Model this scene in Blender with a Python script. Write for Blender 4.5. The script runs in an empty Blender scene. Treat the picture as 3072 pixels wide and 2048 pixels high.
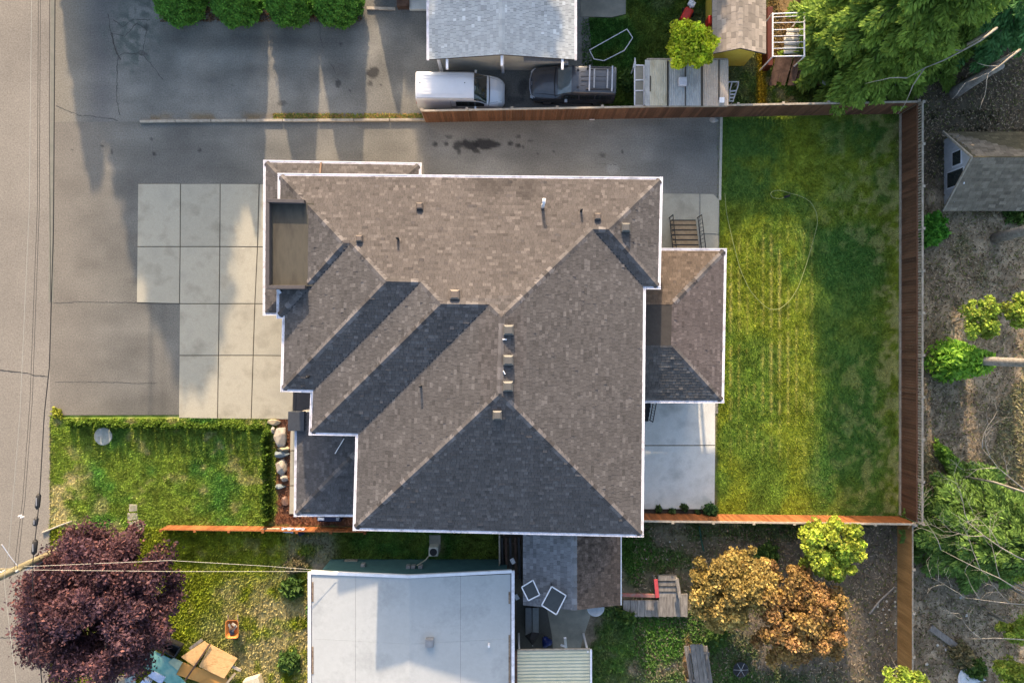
import bpy, bmesh, math, random
import numpy as np
from mathutils import Vector, Matrix

random.seed(7)
rng = np.random.default_rng(7)
scene = bpy.context.scene
col = scene.collection

# ------------------------------------------------------------------ camera
CAM_H, FPX = 38.5, 2079.0            # drone height (m), focal length in photo pixels
cam_data = bpy.data.cameras.new('camera')
cam_data.sensor_width = 36.0
cam_data.lens = 36.0 * FPX / 3072.0
cam_data.clip_start = 0.5
cam_data.clip_end = 1000.0
cam = bpy.data.objects.new('camera', cam_data)
cam.location = (0, 0, CAM_H)
col.objects.link(cam)
scene.camera = cam

# ------------------------------------------------------------------ sky, sun, exposure
SUN_EL = math.radians(19.3)
LIGHT = Vector((0.07, -1.0, -math.tan(SUN_EL) * 1.0025)).normalized()
world = bpy.data.worlds.new('World')
scene.world = world
world.use_nodes = True
wn = world.node_tree.nodes
sky = wn.new('ShaderNodeTexSky')
sky.sky_type = 'NISHITA'
sky.sun_disc = False
sky.sun_elevation = SUN_EL
sky.sun_rotation = math.atan2(-LIGHT.x, -LIGHT.y)
sky.dust_density = 3.0
sky.air_density = 1.0
sky.ozone_density = 0.7
bg = wn['Background']
bg.inputs['Strength'].default_value = 0.15
world.node_tree.links.new(sky.outputs[0], bg.inputs['Color'])
sun_data = bpy.data.lights.new('sun', 'SUN')
sun_data.energy = 3.5
sun_data.angle = math.radians(0.9)
sun_data.color = (1.0, 0.77, 0.52)
sun = bpy.data.objects.new('sun', sun_data)
sun.rotation_euler = LIGHT.to_track_quat('-Z', 'Y').to_euler()
sun.location = (0, 40, 30)
col.objects.link(sun)
scene.view_settings.view_transform = 'Standard'
scene.view_settings.look = 'None'
scene.view_settings.gamma = 1.0
scene.view_settings.exposure = 1.56
scene.view_settings.use_curve_mapping = False

# ------------------------------------------------------------------ helpers
def P(px, py, z=0.0):
    k = (CAM_H - z) / FPX
    return Vector(((px - 1536) * k, (1024 - py) * k, z))

def pp(pts, z=0.0):
    return [(P(a, b, z).x, P(a, b, z).y) for a, b in pts]

def lin(r, g, b):
    f = lambda c: (c / 255 / 12.92) if c <= 10 else ((c / 255 + 0.055) / 1.055) ** 2.4
    return (f(r), f(g), f(b))

def vnoise(x, y, scale, seed=0):
    """value noise in 0..1, vectorised"""
    g = np.random.default_rng(seed).random((64, 64))
    u, v = x / scale + 100.5, y / scale + 100.5
    iu, iv = np.floor(u).astype(int), np.floor(v).astype(int)
    fu, fv = u - iu, v - iv
    fu, fv = fu * fu * (3 - 2 * fu), fv * fv * (3 - 2 * fv)
    a, b, c, d = g[iu % 64, iv % 64], g[(iu + 1) % 64, iv % 64], g[iu % 64, (iv + 1) % 64], g[(iu + 1) % 64, (iv + 1) % 64]
    return (a * (1 - fu) + b * fu) * (1 - fv) + (c * (1 - fu) + d * fu) * fv

def fbm(x, y, scale, seed=0, octaves=4):
    t, w, s = 0, 0, 1.0
    for i in range(octaves):
        t = t + s * vnoise(x, y, scale / 2 ** i, seed + i); w += s; s *= 0.55
    return t / w

def sstep(a, b, x):
    t = np.clip((x - a) / (b - a), 0, 1)
    return t * t * (3 - 2 * t)

# ---- materials
def mat(name, cols, scale=4.0, detail=5, rough=0.85, spec=0.25, bump=0.0, bscale=40.0, metal=0.0,
        rnd=0.0, attr=False, fine=0.0, stretch=None, transl=0.0, coords='world', fscale=60.0):
    m = bpy.data.materials.new(name); m.use_nodes = True
    nt = m.node_tree; N = nt.nodes; L = nt.links
    b = N['Principled BSDF']
    b.inputs['Roughness'].default_value = rough
    b.inputs['Specular IOR Level'].default_value = spec
    b.inputs['Metallic'].default_value = metal
    if coords == 'world':
        g = N.new('ShaderNodeNewGeometry'); vec = g.outputs['Position']
    else:
        g = N.new('ShaderNodeTexCoord'); vec = g.outputs['Object']
    if stretch:
        mp = N.new('ShaderNodeMapping'); mp.inputs['Scale'].default_value = stretch
        L.new(vec, mp.inputs['Vector']); vec = mp.outputs['Vector']
    if attr:
        a = N.new('ShaderNodeAttribute'); a.attribute_name = 'Col'; c = a.outputs['Color']
    elif len(cols) == 1:
        r = N.new('ShaderNodeRGB'); r.outputs[0].default_value = (*cols[0], 1); c = r.outputs[0]
    else:
        no = N.new('ShaderNodeTexNoise'); no.inputs['Scale'].default_value = scale
        no.inputs['Detail'].default_value = detail; no.inputs['Roughness'].default_value = 0.6
        L.new(vec, no.inputs['Vector'])
        ra = N.new('ShaderNodeValToRGB'); e = ra.color_ramp.elements
        while len(e) < len(cols): e.new(0.5)
        for i, cc in enumerate(cols):
            e[i].position = 0.3 + 0.4 * i / (len(cols) - 1); e[i].color = (*cc, 1)
        L.new(no.outputs['Fac'], ra.inputs['Fac']); c = ra.outputs['Color']
    def mult(c, fac_socket, amt):
        mr = N.new('ShaderNodeMapRange'); mr.inputs['To Min'].default_value = 1 - amt; mr.inputs['To Max'].default_value = 1 + amt
        L.new(fac_socket, mr.inputs['Value'])
        mx = N.new('ShaderNodeVectorMath'); mx.operation = 'SCALE'
        L.new(c, mx.inputs[0]); L.new(mr.outputs[0], mx.inputs['Scale'])
        return mx.outputs[0]
    if fine:
        n2 = N.new('ShaderNodeTexNoise'); n2.inputs['Scale'].default_value = fscale; n2.inputs['Detail'].default_value = 3
        n2.inputs['Roughness'].default_value = 0.75
        L.new(vec, n2.inputs['Vector'])
        mr0 = N.new('ShaderNodeMapRange'); mr0.inputs['From Min'].default_value = 0.25; mr0.inputs['From Max'].default_value = 0.75
        L.new(n2.outputs['Fac'], mr0.inputs['Value'])
        c = mult(c, mr0.outputs[0], fine)
    if rnd:
        oi = N.new('ShaderNodeObjectInfo'); c = mult(c, oi.outputs['Random'], rnd)
    L.new(c, b.inputs['Base Color'])
    if bump:
        nb = N.new('ShaderNodeTexNoise'); nb.inputs['Scale'].default_value = bscale; nb.inputs['Detail'].default_value = 4
        L.new(vec, nb.inputs['Vector'])
        bp = N.new('ShaderNodeBump'); bp.inputs['Strength'].default_value = bump; bp.inputs['Distance'].default_value = 0.03
        L.new(nb.outputs['Fac'], bp.inputs['Height']); L.new(bp.outputs['Normal'], b.inputs['Normal'])
    if transl:
        tr = N.new('ShaderNodeBsdfTranslucent'); L.new(c, tr.inputs['Color'])
        ms = N.new('ShaderNodeMixShader'); ms.inputs[0].default_value = transl
        L.new(b.outputs[0], ms.inputs[1]); L.new(tr.outputs[0], ms.inputs[2])
        L.new(ms.outputs[0], N['Material Output'].inputs['Surface'])
    return m

def flat(name, c, rough=0.6, spec=0.3, metal=0.0, var=0.12, scale=6.0, bump=0.0, rnd=0.0, fine=0.0):
    d = tuple(x * (1 - var) for x in c); u = tuple(min(1, x * (1 + var)) for x in c)
    return mat(name, [d, u], scale=scale, rough=rough, spec=spec, metal=metal, bump=bump, rnd=rnd, fine=fine, coords='object')

# ---- mesh builder
class MB:
    def __init__(s): s.v, s.f = [], []
    def add(s, vs, fs):
        o = len(s.v); s.v += [tuple(x) for x in vs]; s.f += [tuple(i + o for i in q) for q in fs]; return s
    def box(s, c, d, rz=0.0, rot=None):
        x, y, z = d[0] / 2, d[1] / 2, d[2] / 2
        m = rot if rot is not None else Matrix.Rotation(rz, 3, 'Z')
        vs = [Vector(c) + m @ Vector((sx * x, sy * y, sz * z)) for sz in (-1, 1) for sx, sy in ((-1, -1), (1, -1), (1, 1), (-1, 1))]
        return s.add(vs, [(3, 2, 1, 0), (4, 5, 6, 7), (0, 1, 5, 4), (1, 2, 6, 5), (2, 3, 7, 6), (3, 0, 4, 7)])
    def prism(s, poly, z0, z1):
        area = sum(poly[i][0] * poly[(i + 1) % len(poly)][1] - poly[(i + 1) % len(poly)][0] * poly[i][1] for i in range(len(poly)))
        if area < 0: poly = poly[::-1]
        n = len(poly)
        vs = [(p[0], p[1], z0) for p in poly] + [(p[0], p[1], z1) for p in poly]
        return s.add(vs, [tuple(range(n - 1, -1, -1)), tuple(range(n, 2 * n))] + [(i, (i + 1) % n, n + (i + 1) % n, n + i) for i in range(n)])
    def slab(s, pts, t):
        """planar 3D polygon, thickened downward by t"""
        pts = [Vector(p) for p in pts]
        n = (pts[1] - pts[0]).cross(pts[2] - pts[1])
        if n.z < 0: pts = pts[::-1]
        k = len(pts)
        vs = pts + [p - Vector((0, 0, t)) for p in pts]
        return s.add(vs, [tuple(range(k)), tuple(range(2 * k - 1, k - 1, -1))] + [(i, k + i, k + (i + 1) % k, (i + 1) % k) for i in range(k)])
    def beam(s, a, b, w, h, up=(0, 0, 1)):
        a, b = Vector(a), Vector(b); d = b - a; L = d.length; d.normalize()
        u = Vector(up); sd = d.cross(u)
        if sd.length < 1e-4: sd = d.cross(Vector((0, 1, 0)))
        sd.normalize(); u = sd.cross(d)
        m = Matrix((d, sd, u)).transposed()
        return s.box((a + b) / 2, (L, w, h), rot=m)
    def tube(s, pts, r, n=8, caps=True):
        pts = [Vector(p) for p in pts]; rs = r if isinstance(r, (list, tuple)) else [r] * len(pts)
        o = len(s.v); ref = Vector((0.31, 0.17, 0.93))
        for i, p in enumerate(pts):
            d = (pts[min(i + 1, len(pts) - 1)] - pts[max(i - 1, 0)]).normalized()
            a = d.cross(ref)
            if a.length < 0.1: a = d.cross(Vector((1, 0, 0)))
            a.normalize(); b = d.cross(a)
            for k in range(n):
                t = 2 * math.pi * k / n
                s.v.append(tuple(p + (a * math.cos(t) + b * math.sin(t)) * rs[i]))
        for i in range(len(pts) - 1):
            for k in range(n):
                s.f.append((o + i * n + k, o + i * n + (k + 1) % n, o + (i + 1) * n + (k + 1) % n, o + (i + 1) * n + k))
        if caps:
            s.f.append(tuple(o + k for k in range(n - 1, -1, -1)))
            s.f.append(tuple(o + (len(pts) - 1) * n + k for k in range(n)))
        return s
    def lathe(s, c, prof, n=16):
        o = len(s.v)
        for r, z in prof:
            for k in range(n):
                t = 2 * math.pi * k / n
                s.v.append((c[0] + r * math.cos(t), c[1] + r * math.sin(t), c[2] + z))
        for i in range(len(prof) - 1):
            for k in range(n):
                s.f.append((o + i * n + k, o + i * n + (k + 1) % n, o + (i + 1) * n + (k + 1) % n, o + (i + 1) * n + k))
        s.f.append(tuple(o + k for k in range(n - 1, -1, -1)))
        s.f.append(tuple(o + (len(prof) - 1) * n + k for k in range(n)))
        return s
    def mesh(s, name, m, smooth=False):
        me = bpy.data.meshes.new(name); me.from_pydata(s.v, [], s.f); me.update()
        if m: me.materials.append(m)
        if smooth: me.polygons.foreach_set('use_smooth', [True] * len(me.polygons))
        return me
    def build(s, name, m, parent=None, smooth=False, bevel=0.0):
        o = bpy.data.objects.new(name, s.mesh(name, m, smooth)); col.objects.link(o)
        if parent: o.parent = parent
        if bevel:
            bv = o.modifiers.new('bevel', 'BEVEL'); bv.width = bevel; bv.segments = 2; bv.limit_method = 'ANGLE'
        return o

def tag(o, label, cat, group=None, kind=None):
    o['label'] = label; o['category'] = cat
    if group: o['group'] = group
    if kind: o['kind'] = kind
    return o
def struct(o, label=None):
    o['kind'] = 'structure'
    if label: o['label'] = label
    return o
def stuff(o, label=None):
    o['kind'] = 'stuff'
    if label: o['label'] = label
    return o
def thing(name, label, cat, group=None, loc=(0, 0, 0)):
    o = bpy.data.objects.new(name, None); o.location = loc; o.empty_display_size = 0.2
    col.objects.link(o); return tag(o, label, cat, group)
def link(name, me, parent=None, mw=None, loc=None):
    o = bpy.data.objects.new(name, me); col.objects.link(o)
    if parent: o.parent = parent
    if mw is not None: o.matrix_basis = mw
    if loc is not None: o.location = loc
    return o

def np_mesh(name, V, F, mats_, cols=None, smooth=False):
    me = bpy.data.meshes.new(name)
    V = np.asarray(V, dtype=np.float32); F = np.asarray(F, dtype=np.int32); k = F.shape[1]
    me.vertices.add(len(V)); me.vertices.foreach_set('co', V.ravel())
    me.loops.add(F.size); me.loops.foreach_set('vertex_index', F.ravel())
    me.polygons.add(len(F)); me.polygons.foreach_set('loop_start', np.arange(0, F.size, k, dtype=np.int32))
    try: me.polygons.foreach_set('loop_total', np.full(len(F), k, dtype=np.int32))
    except Exception: pass
    if smooth: me.polygons.foreach_set('use_smooth', np.ones(len(F), dtype=bool))
    me.update(calc_edges=True)
    if cols is not None:
        a = me.color_attributes.new('Col', 'FLOAT_COLOR', 'POINT')
        c = np.ones((len(V), 4), dtype=np.float32); c[:, :3] = cols
        a.data.foreach_set('color', c.ravel())
    me.materials.append(mats_)
    return me

def inpoly(x, y, poly):
    r = np.zeros(x.shape, bool); n = len(poly); j = n - 1
    for i in range(n):
        xi, yi = poly[i]; xj, yj = poly[j]
        r ^= ((yi > y) != (yj > y)) & (x < (xj - xi) * (y - yi) / ((yj - yi) or 1e-9) + xi)
        j = i
    return r

# ------------------------------------------------------------------ shared materials
WOODFENCE = mat('fence_wood', [(0.078, 0.038, 0.024), (0.13, 0.064, 0.038), (0.1, 0.05, 0.03)], scale=3, rough=0.8, fine=0.25, rnd=0.3, bump=0.2, stretch=(1, 1, 0.2))
SUNLITWOOD = mat('sunlit_fence_wood', [(0.2, 0.07, 0.024), (0.29, 0.105, 0.036)], scale=3, rough=0.8, fine=0.25, rnd=0.28, stretch=(1, 1, 0.2))  # brighter orange copy of the fence wood, sun on the boards painted in
SUNWARMWOOD = mat('sunwarm_fence_wood', [(0.27, 0.14, 0.05), (0.4, 0.22, 0.085)], scale=3, rough=0.8, fine=0.25, rnd=0.2, stretch=(1, 1, 0.2))  # yard fence boards, sunlight put into the lighter wood colour
WEATHERED = mat('weathered_wood', [(0.26, 0.22, 0.17), (0.42, 0.37, 0.31)], scale=5, fine=0.2, rnd=0.15)
GREYWOOD = mat('grey_wood', [(0.13, 0.12, 0.11), (0.28, 0.26, 0.24)], scale=4, fine=0.25, rnd=0.2, stretch=(3, 0.6, 3))
BROWNWOOD = mat('brown_wood', [(0.06, 0.035, 0.025), (0.15, 0.09, 0.065)], scale=4, fine=0.3, rnd=0.35)
WHITEPAINT = mat('white_paint', [(0.66, 0.66, 0.7), (0.78, 0.78, 0.82)], scale=3, rough=0.45, spec=0.4, fine=0.06)
GUTTER = mat('white_gutter_metal', [(0.42, 0.41, 0.44), (0.7, 0.69, 0.75), (0.62, 0.61, 0.67)], scale=2.2, detail=8, rough=0.45, spec=0.4, fine=0.2, fscale=6)
DARKMETAL = flat('dark_metal', (0.03, 0.03, 0.033), rough=0.45)
BLACK = flat('black_plastic', (0.015, 0.015, 0.017), rough=0.5)
GREYMETAL = flat('grey_metal', (0.3, 0.3, 0.31), rough=0.45, metal=0.4)
CONCRETE = mat('concrete', [(0.27, 0.25, 0.2), (0.36, 0.335, 0.27), (0.32, 0.3, 0.245)], scale=0.9, rough=0.85, fine=0.16, fscale=25, bump=0.08, rnd=0.07, detail=10)
OLDCONCRETE = mat('old_concrete', [(0.17, 0.165, 0.14), (0.3, 0.28, 0.23)], scale=1.2, fine=0.18, bump=0.15)
LEAF = mat('leaf', [(0.05, 0.1, 0.02)], attr=True, rough=0.6, spec=0.12, transl=0.3)
BARK = mat('bark', [(0.075, 0.06, 0.048), (0.17, 0.145, 0.12)], scale=6, fine=0.35, bump=0.6, bscale=25)
GREYBARK = mat('grey_bark', [(0.17, 0.15, 0.135), (0.33, 0.3, 0.27)], scale=5, fine=0.3, bump=0.5, bscale=20)
DEADWOOD = mat('dead_branch_wood', [(0.2, 0.18, 0.15), (0.34, 0.31, 0.27)], scale=4, fine=0.2)
STONE = mat('stone', [(0.22, 0.19, 0.16), (0.38, 0.34, 0.29), (0.28, 0.25, 0.22)], scale=3, fine=0.2, bump=0.4, bscale=12, rnd=0.15)
GLASS = mat('dark_glass', [(0.02, 0.027, 0.028), (0.03, 0.04, 0.042)], rough=0.05, spec=1.0)
# ================================================================== SETTING
def mixc(a, b, t):
    return a * (1 - t)[..., None] + np.asarray(b) * t[..., None]

def paint_ground(x, y):
    """colours of the open ground (grass, dry grass, soil, mulch), some sun and shade painted in, and how much of it is grass"""
    px, py = x * 54 + 1536, 1024 - y * 54
    n1, n2, n3 = fbm(x, y, 3.0, 1), fbm(x, y, 0.8, 11), fbm(x, y, 7.0, 21)
    hf = fbm(x, y, 0.35, 31, 2)
    c = np.zeros(x.shape + (3,)) + np.array((0.125, 0.1, 0.07))
    c = mixc(c, (0.21, 0.17, 0.12), sstep(0.4, 0.7, n2))
    c = mixc(c, (0.05, 0.045, 0.03), sstep(0.55, 0.75, hf) * 0.6)
    g = sstep(0.52, 0.66, n1) * 0.35
    c = mixc(c, (0.085, 0.11, 0.035), g)
    green, dry, lush = np.array((0.122, 0.172, 0.032)), np.array((0.3, 0.25, 0.13)), np.array((0.06, 0.15, 0.03))
    def zone(x0, x1, y0, y1, s=6):
        w = (n2 - 0.5) * 14
        return sstep(x0 - s, x0 + s, px + w) * (1 - sstep(x1 - s, x1 + s, px + w)) * sstep(y0 - s, y0 + s, py + w) * (1 - sstep(y1 - s, y1 + s, py + w))
    def lawn(z, dryness, yellow=0.0):
        nonlocal c, g
        gc = green * (1 - yellow) + np.array((0.225, 0.25, 0.012)) * yellow
        lc = mixc(np.zeros_like(c) + gc, lush, sstep(0.45, 0.65, n1) * (1 - yellow))
        lc = lc * (0.55 + 0.9 * hf)[..., None]
        lc = mixc(lc, dry, dryness)
        c[:] = c * (1 - z)[..., None] + lc * z[..., None]
        g[:] = g * (1 - z) + z * (1 - 0.75 * dryness)
    # neighbour's yard to the south west
    d = np.clip(sstep(0.45, 0.7, n1) * 0.5 + sstep(640, 760, px) * sstep(1700, 1760, py) * .45 * sstep(.3, .55, n2) + sstep(560, 860, px) * sstep(1750, 1850, py) * 0.45 * sstep(.35, .6, n2) + sstep(0.6, 0.8, n2) * .35, 0, 0.85)
    lawn(zone(148, 935, 1570, 2400), d, 0.6)
    lawn(zone(900, 1500, 1580, 1690), sstep(0.62, 0.8, n1) * 0.5, 0.0)
    z = zone(860, 1010, 1600, 1720, 25) * sstep(0.3, 0.55, n2); c = mixc(c, (0.17, 0.15, 0.11), z * 0.8); g *= 1 - 0.7 * z
    # front lawn
    d = np.clip((1 - sstep(150, 300, px)) * sstep(0.42, 0.6, n2) * 0.8 + sstep(0.58, 0.75, n2) * 0.5, 0, 0.85)
    lawn(zone(148, 832, 1235, 1582), d, 0.12); c *= (1 + .42 * zone(148, 832, 1235, 1582))[..., None]
    # back lawn
    d = sstep(2330, 2600, px) * sstep(0.5, 0.62, hf * .6 + n2 * .4) * sstep(0.3, 0.5, n3 + 0.2 * (py < 720)) * 0.75 + sstep(2560, 2690, px) * sstep(.44, .6, hf * .6 + n2 * .4) * 0.6
    d = np.clip(d * (1 - sstep(740, 800, py) * (1 - sstep(1030, 1110, py)) * (px < 2620) * 0.75), 0, 0.85)
    stripe = np.exp(-(((px - 2180 + 4 * (n1 - .5)) % 24.5 - 12) / 2.6) ** 2) * (px > 2175) * (px < 2440) * sstep(0.35, 0.6, n2) * sstep(640, 760, py) * (1 - sstep(1250, 1420, py))
    lawn(zone(2148, 2700, 335, 1556), d * .62, 0.5)
    lz = zone(2440, 2650, 560, 1556, 45) * sstep(.3, .5, n1 * .5 + n3 * .5); c = mixc(c, (0.045, 0.125, 0.028), lz * .75 * (1 - d * .6))  # darker green painted in for the spruce's shade
    lz = zone(2155, 2690, 335, 615, 40) * sstep(.25, .5, n3 * .6 + n2 * .4) * (1 - d * .7); c = mixc(c, (0.048, 0.125, 0.03), lz * .8)  # dark green band, the north fence's shadow painted onto the grass
    c = mixc(c, (0.4, 0.37, 0.1), stripe)
    # lawns to the north
    d = sstep(0.5, 0.7, n1) * 0.5 * sstep(1900, 2000, px)
    lawn(zone(1740, 2330, -300, 330), d)
    d = sstep(0.4, 0.6, n2) * 0.8
    lawn(zone(2300, 2560, 235, 330), d)
    z = zone(2270, 2300, 150, 320, 4); c = mixc(c, (0.26, 0.2, 0.02), z)  # sunlit strip painted into the grass as yellow
    z = zone(2300, 2460, -100, 190); c = mixc(c, (0.25, 0.16, 0.07), z * 0.7)
    # yard to the south east: trodden soil with green patches
    z = zone(1500, 2700, 1580, 2500)
    c = mixc(c, (0.13, 0.11, 0.088), z * sstep(0.35, 0.6, n3) * 0.7)
    g = g * (1 - z)
    for (a, b, r, s, k) in [(1905, 1660, 60, 95, 1), (2010, 1680, 90, 40, .8), (2000, 1870, 180, 60, 1), (1960, 1950, 120, 90, 1), (2060, 1930, 120, 50, .9),
                            (2250, 1590, 250, 40, .6), (1850, 1900, 70, 90, .8), (2190, 1960, 110, 100, .6), (2100, 2050, 400, 60, .7), (1800, 1990, 60, 80, .7)]:
        m = k * (1 - sstep(0.5, 1.15, np.sqrt(((px - a) / r) ** 2 + ((py - b) / s) ** 2) + (n2 - 0.5) * 1.1))
        c = mixc(c, np.array((0.07, 0.16, 0.03)), m * 0.9); g = np.maximum(g, m)
    m = 1 - sstep(0.6, 1.1, np.sqrt(((px - 2063) / 16) ** 2 + ((py - 1975) / 80) ** 2)); c = mixc(c, (0.36, 0.2, 0.09), m); g *= 1 - m
    # planting bed along the front walk and soil bed by the patio
    z = zone(828, 1062, 1252, 1580, 3); c = mixc(c, (0.2, 0.085, 0.045), z); c = mixc(c, (0.12, 0.06, 0.04), z * sstep(.45, .6, hf)); g *= 1 - z
    z = zone(1930, 2152, 1522, 1560, 3); c = mixc(c, (0.045, 0.035, 0.028), z); g *= 1 - z
    # woodland soil lightened to offset the tree shade, darker along its northern edge
    z = zone(2700, 4000, 560, 2500, 40); c = c * (1 + .85 * z)[..., None]
    z = zone(2700, 4000, -800, 520, 40); c = mixc(c, (0.07, 0.06, 0.045), z * 0.6)
    return c, g

GROUND = mat('soil_and_turf', [(0.1, 0.1, 0.05)], attr=True, rough=0.95, spec=0.1, fine=0.35, fscale=14, bump=0.5, bscale=18)
fx = np.concatenate([[-600, -300, -150, -80, -50], np.arange(-36, 34.01, 0.16), [50, 80, 150, 300, 600]])
fy = np.concatenate([[-600, -300, -150, -80, -40], np.arange(-24, 24.01, 0.16), [40, 80, 150, 300, 600]])
gx, gy = np.meshgrid(fx, fy)
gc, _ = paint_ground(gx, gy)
far = (np.abs(gx) > 37) | (np.abs(gy) > 25)
gc[far] = (0.095, 0.1, 0.045)
gz = (fbm(gx, gy, 1.2, 77) - 0.5) * 0.05 - 0.03
flatm = ((gx > -37) & (gx < 12) & (gy > -4.3) & (gy < 30)) | (gx < -25.4)
gz = np.where(flatm | (np.abs(gx) > 36) | (np.abs(gy) > 26), -0.05, gz)
ny, nx = gx.shape
ii = (np.arange(ny - 1)[:, None] * nx + np.arange(nx - 1)[None, :]).ravel()
F = np.stack([ii, ii + 1, ii + nx + 1, ii + nx], 1)
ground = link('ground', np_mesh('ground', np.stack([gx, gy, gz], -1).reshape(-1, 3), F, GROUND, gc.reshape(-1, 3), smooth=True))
struct(ground, 'lawns, soil and woodland floor around the houses')

def patch(name, corners, z, cell, paint, m, thick=0.0):
    """quad sheet between four photo points (nw, ne, se, sw), coloured by paint(px, py, x, y)"""
    A, B, C, D = [np.array(P(a, b, 0)) for a, b in corners]
    nu = max(2, int(np.linalg.norm(B - A) / cell)); nv = max(2, int(np.linalg.norm(D - A) / cell))
    u, v = np.meshgrid(np.linspace(0, 1, nu + 1), np.linspace(0, 1, nv + 1))
    X = (A[None, None] * (1 - u)[..., None] + B * u[..., None]) * (1 - v)[..., None] + (D * (1 - u)[..., None] + C * u[..., None]) * v[..., None]
    x, y = X[..., 0], X[..., 1]
    c = paint(x * 54 + 1536, 1024 - y * 54, x, y)
    V = np.stack([x, y, np.full_like(x, z)], -1).reshape(-1, 3)
    k = nu + 1
    i0 = (np.arange(nv)[:, None] * k + np.arange(nu)[None, :]).ravel()
    F = np.stack([i0, i0 + k, i0 + k + 1, i0 + 1], 1)
    return link(name, np_mesh(name, V, F, m, c.reshape(-1, 3)))

ASPHALT = mat('asphalt', [(0.1, 0.1, 0.1)], attr=True, rough=0.9, spec=0.2, fine=0.36, fscale=13, bump=0.3, bscale=50)

def spot(px, py, x, y, a, b, r, s, seed, edge=0.35):
    w = fbm(x, y, 0.5, seed, 3)
    d = np.sqrt(((px - a) / r) ** 2 + ((py - b) / s) ** 2) + (w - 0.5) * 1.5
    return 1 - sstep(0.85 - edge, 0.85 + edge, d)

def paint_drive(px, py, x, y):
    n1, n2 = fbm(x, y, 4.0, 41), fbm(x * 0.35, y, 1.0, 51)
    c = np.zeros(x.shape + (3,)) + np.array((0.156, 0.15, 0.134))
    c = mixc(c, (0.126, 0.121, 0.11), sstep(0.35, 0.65, n1))
    c = c * (0.72 + 0.56 * n2)[..., None]
    t = 1 - sstep(150, 420, px + 60 * (n1 - .5)); c = mixc(c, (0.178, 0.158, 0.133), t * 0.75)
    c = c * (1 + .45 * sstep(1150, 1350, px))[..., None] * (.86 + .28 * fbm(x, y, .9, 57))[..., None]  # lane painted lighter to offset the shade between fence and house
    # worn lines where cars turn in, repaired strip at the mouth, oil drips
    for x0 in (455, 490): c = c * (1 - 0.10 * np.exp(-((px - x0) / 10) ** 2) * (py > 900))[..., None]
    for i, (a, b, r, s, k) in enumerate([(1340, 432, 9, 7, .8), (1306, 432, 7, 8, .8), (1372, 437, 18, 16, .8), (1412, 434, 34, 18, .9), (1455, 432, 40, 14, .9), (1378, 455, 8, 12, .7),
                            (1432, 452, 14, 10, .8), (1530, 430, 9, 8, .8), (1555, 437, 10, 8, .8), (1568, 440, 5, 9, .8), (1555, 410, 8, 4, .6), (1590, 422, 12, 3, .5), (1345, 410, 10, 4, .5),
                            (1808, 465, 12, 8, .5), (1866, 455, 4, 6, .7), (1660, 455, 4, 4, .7), (1612, 460, 4, 4, .6), (1640, 1140, 30, 20, .3),
                            (308, 438, 6, 5, .8), (335, 455, 4, 6, .7), (462, 462, 5, 5, .8), (454, 417, 4, 4, .7), (600, 451, 5, 5, .7), (318, 424, 3, 3, .6), (219, 450, 3, 3, .6)]):
        c = mixc(c, (0.028, 0.028, 0.03), spot(px, py, x, y, a, b, r, s, 60 + i, .2) * k)
    c = mixc(c, (0.3, 0.3, 0.28), spot(px, py, x, y, 1838, 505, 18, 18, 91) * .5)
    return c

def paint_north(px, py, x, y):
    n1, n2 = fbm(x, y, 3.0, 43), fbm(x * 0.3, y, 1.1, 53)
    c = np.zeros(x.shape + (3,)) + np.array((0.195, 0.188, 0.168))
    c = mixc(c, (0.142, 0.138, 0.125), sstep(0.35, 0.68, n1))
    c = c * (0.7 + 0.6 * n2)[..., None]
    c = c * (.84 + .32 * fbm(x, y, .8, 58))[..., None]
    # darker bands and a crazed, moss-stained corner
    c = c * (1 - 0.28 * np.exp(-((py - 125 + 10 * (n1 - .5)) / 22) ** 2) * sstep(470, 560, px) * (1 - sstep(900, 1150, px)))[..., None]
    c = c * (1 - 0.2 * np.exp(-((py - 215) / 26) ** 2) * sstep(600, 800, px) * (1 - sstep(1000, 1300, px)))[..., None]
    t = 1 - sstep(160, 330, px + 60 * (n1 - .5)); c = mixc(c, (0.195, 0.175, 0.14), t * 0.8)
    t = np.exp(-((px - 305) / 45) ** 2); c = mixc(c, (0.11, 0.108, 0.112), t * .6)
    m = spot(px, py, x, y, 400, 110, 90, 110, 71, .5); c = mixc(c, (0.1, 0.112, 0.1), m * sstep(.35, .6, fbm(x, y, .3, 78, 2)))
    m = np.exp(-((py - 352) / 12) ** 2) * sstep(.45, .62, fbm(x, y, 1.5, 79)) * (px > 450); c = mixc(c, (0.16, 0.11, 0.05), m * .7)
    for i, (a, b, r, s, k) in enumerate([(1120, 217, 22, 14, .85), (1015, 252, 7, 12, .7), (1110, 252, 6, 10, .7), (1050, 272, 4, 4, .7), (1144, 257, 4, 3, .8), (845, 310, 14, 8, .5), (450, 292, 5, 4, .8),
                            (700, 254, 4, 3, .6), (1023, 134, 4, 3, .6), (1570, 270, 12, 30, .5), (1540, 300, 30, 14, .4), (440, 85, 8, 12, .5), (430, 160, 14, 10, .5)]):
        c = mixc(c, (0.025, 0.025, 0.027), spot(px, py, x, y, a, b, r, s, 90 + i, .2) * k)
    return c

def paint_road(px, py, x, y):
    n1, n2 = fbm(x, y, 5.0, 45), fbm(x, y, 0.6, 55)
    c = np.zeros(x.shape + (3,)) + np.array((0.222, 0.2, 0.172))
    c = mixc(c, (0.192, 0.173, 0.15), sstep(0.4, 0.65, n1)) * (0.93 + 0.14 * n2)[..., None]
    c = c * (1 - 0.06 * np.exp(-((px - 20) / 40) ** 2))[..., None]
    return c

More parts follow.
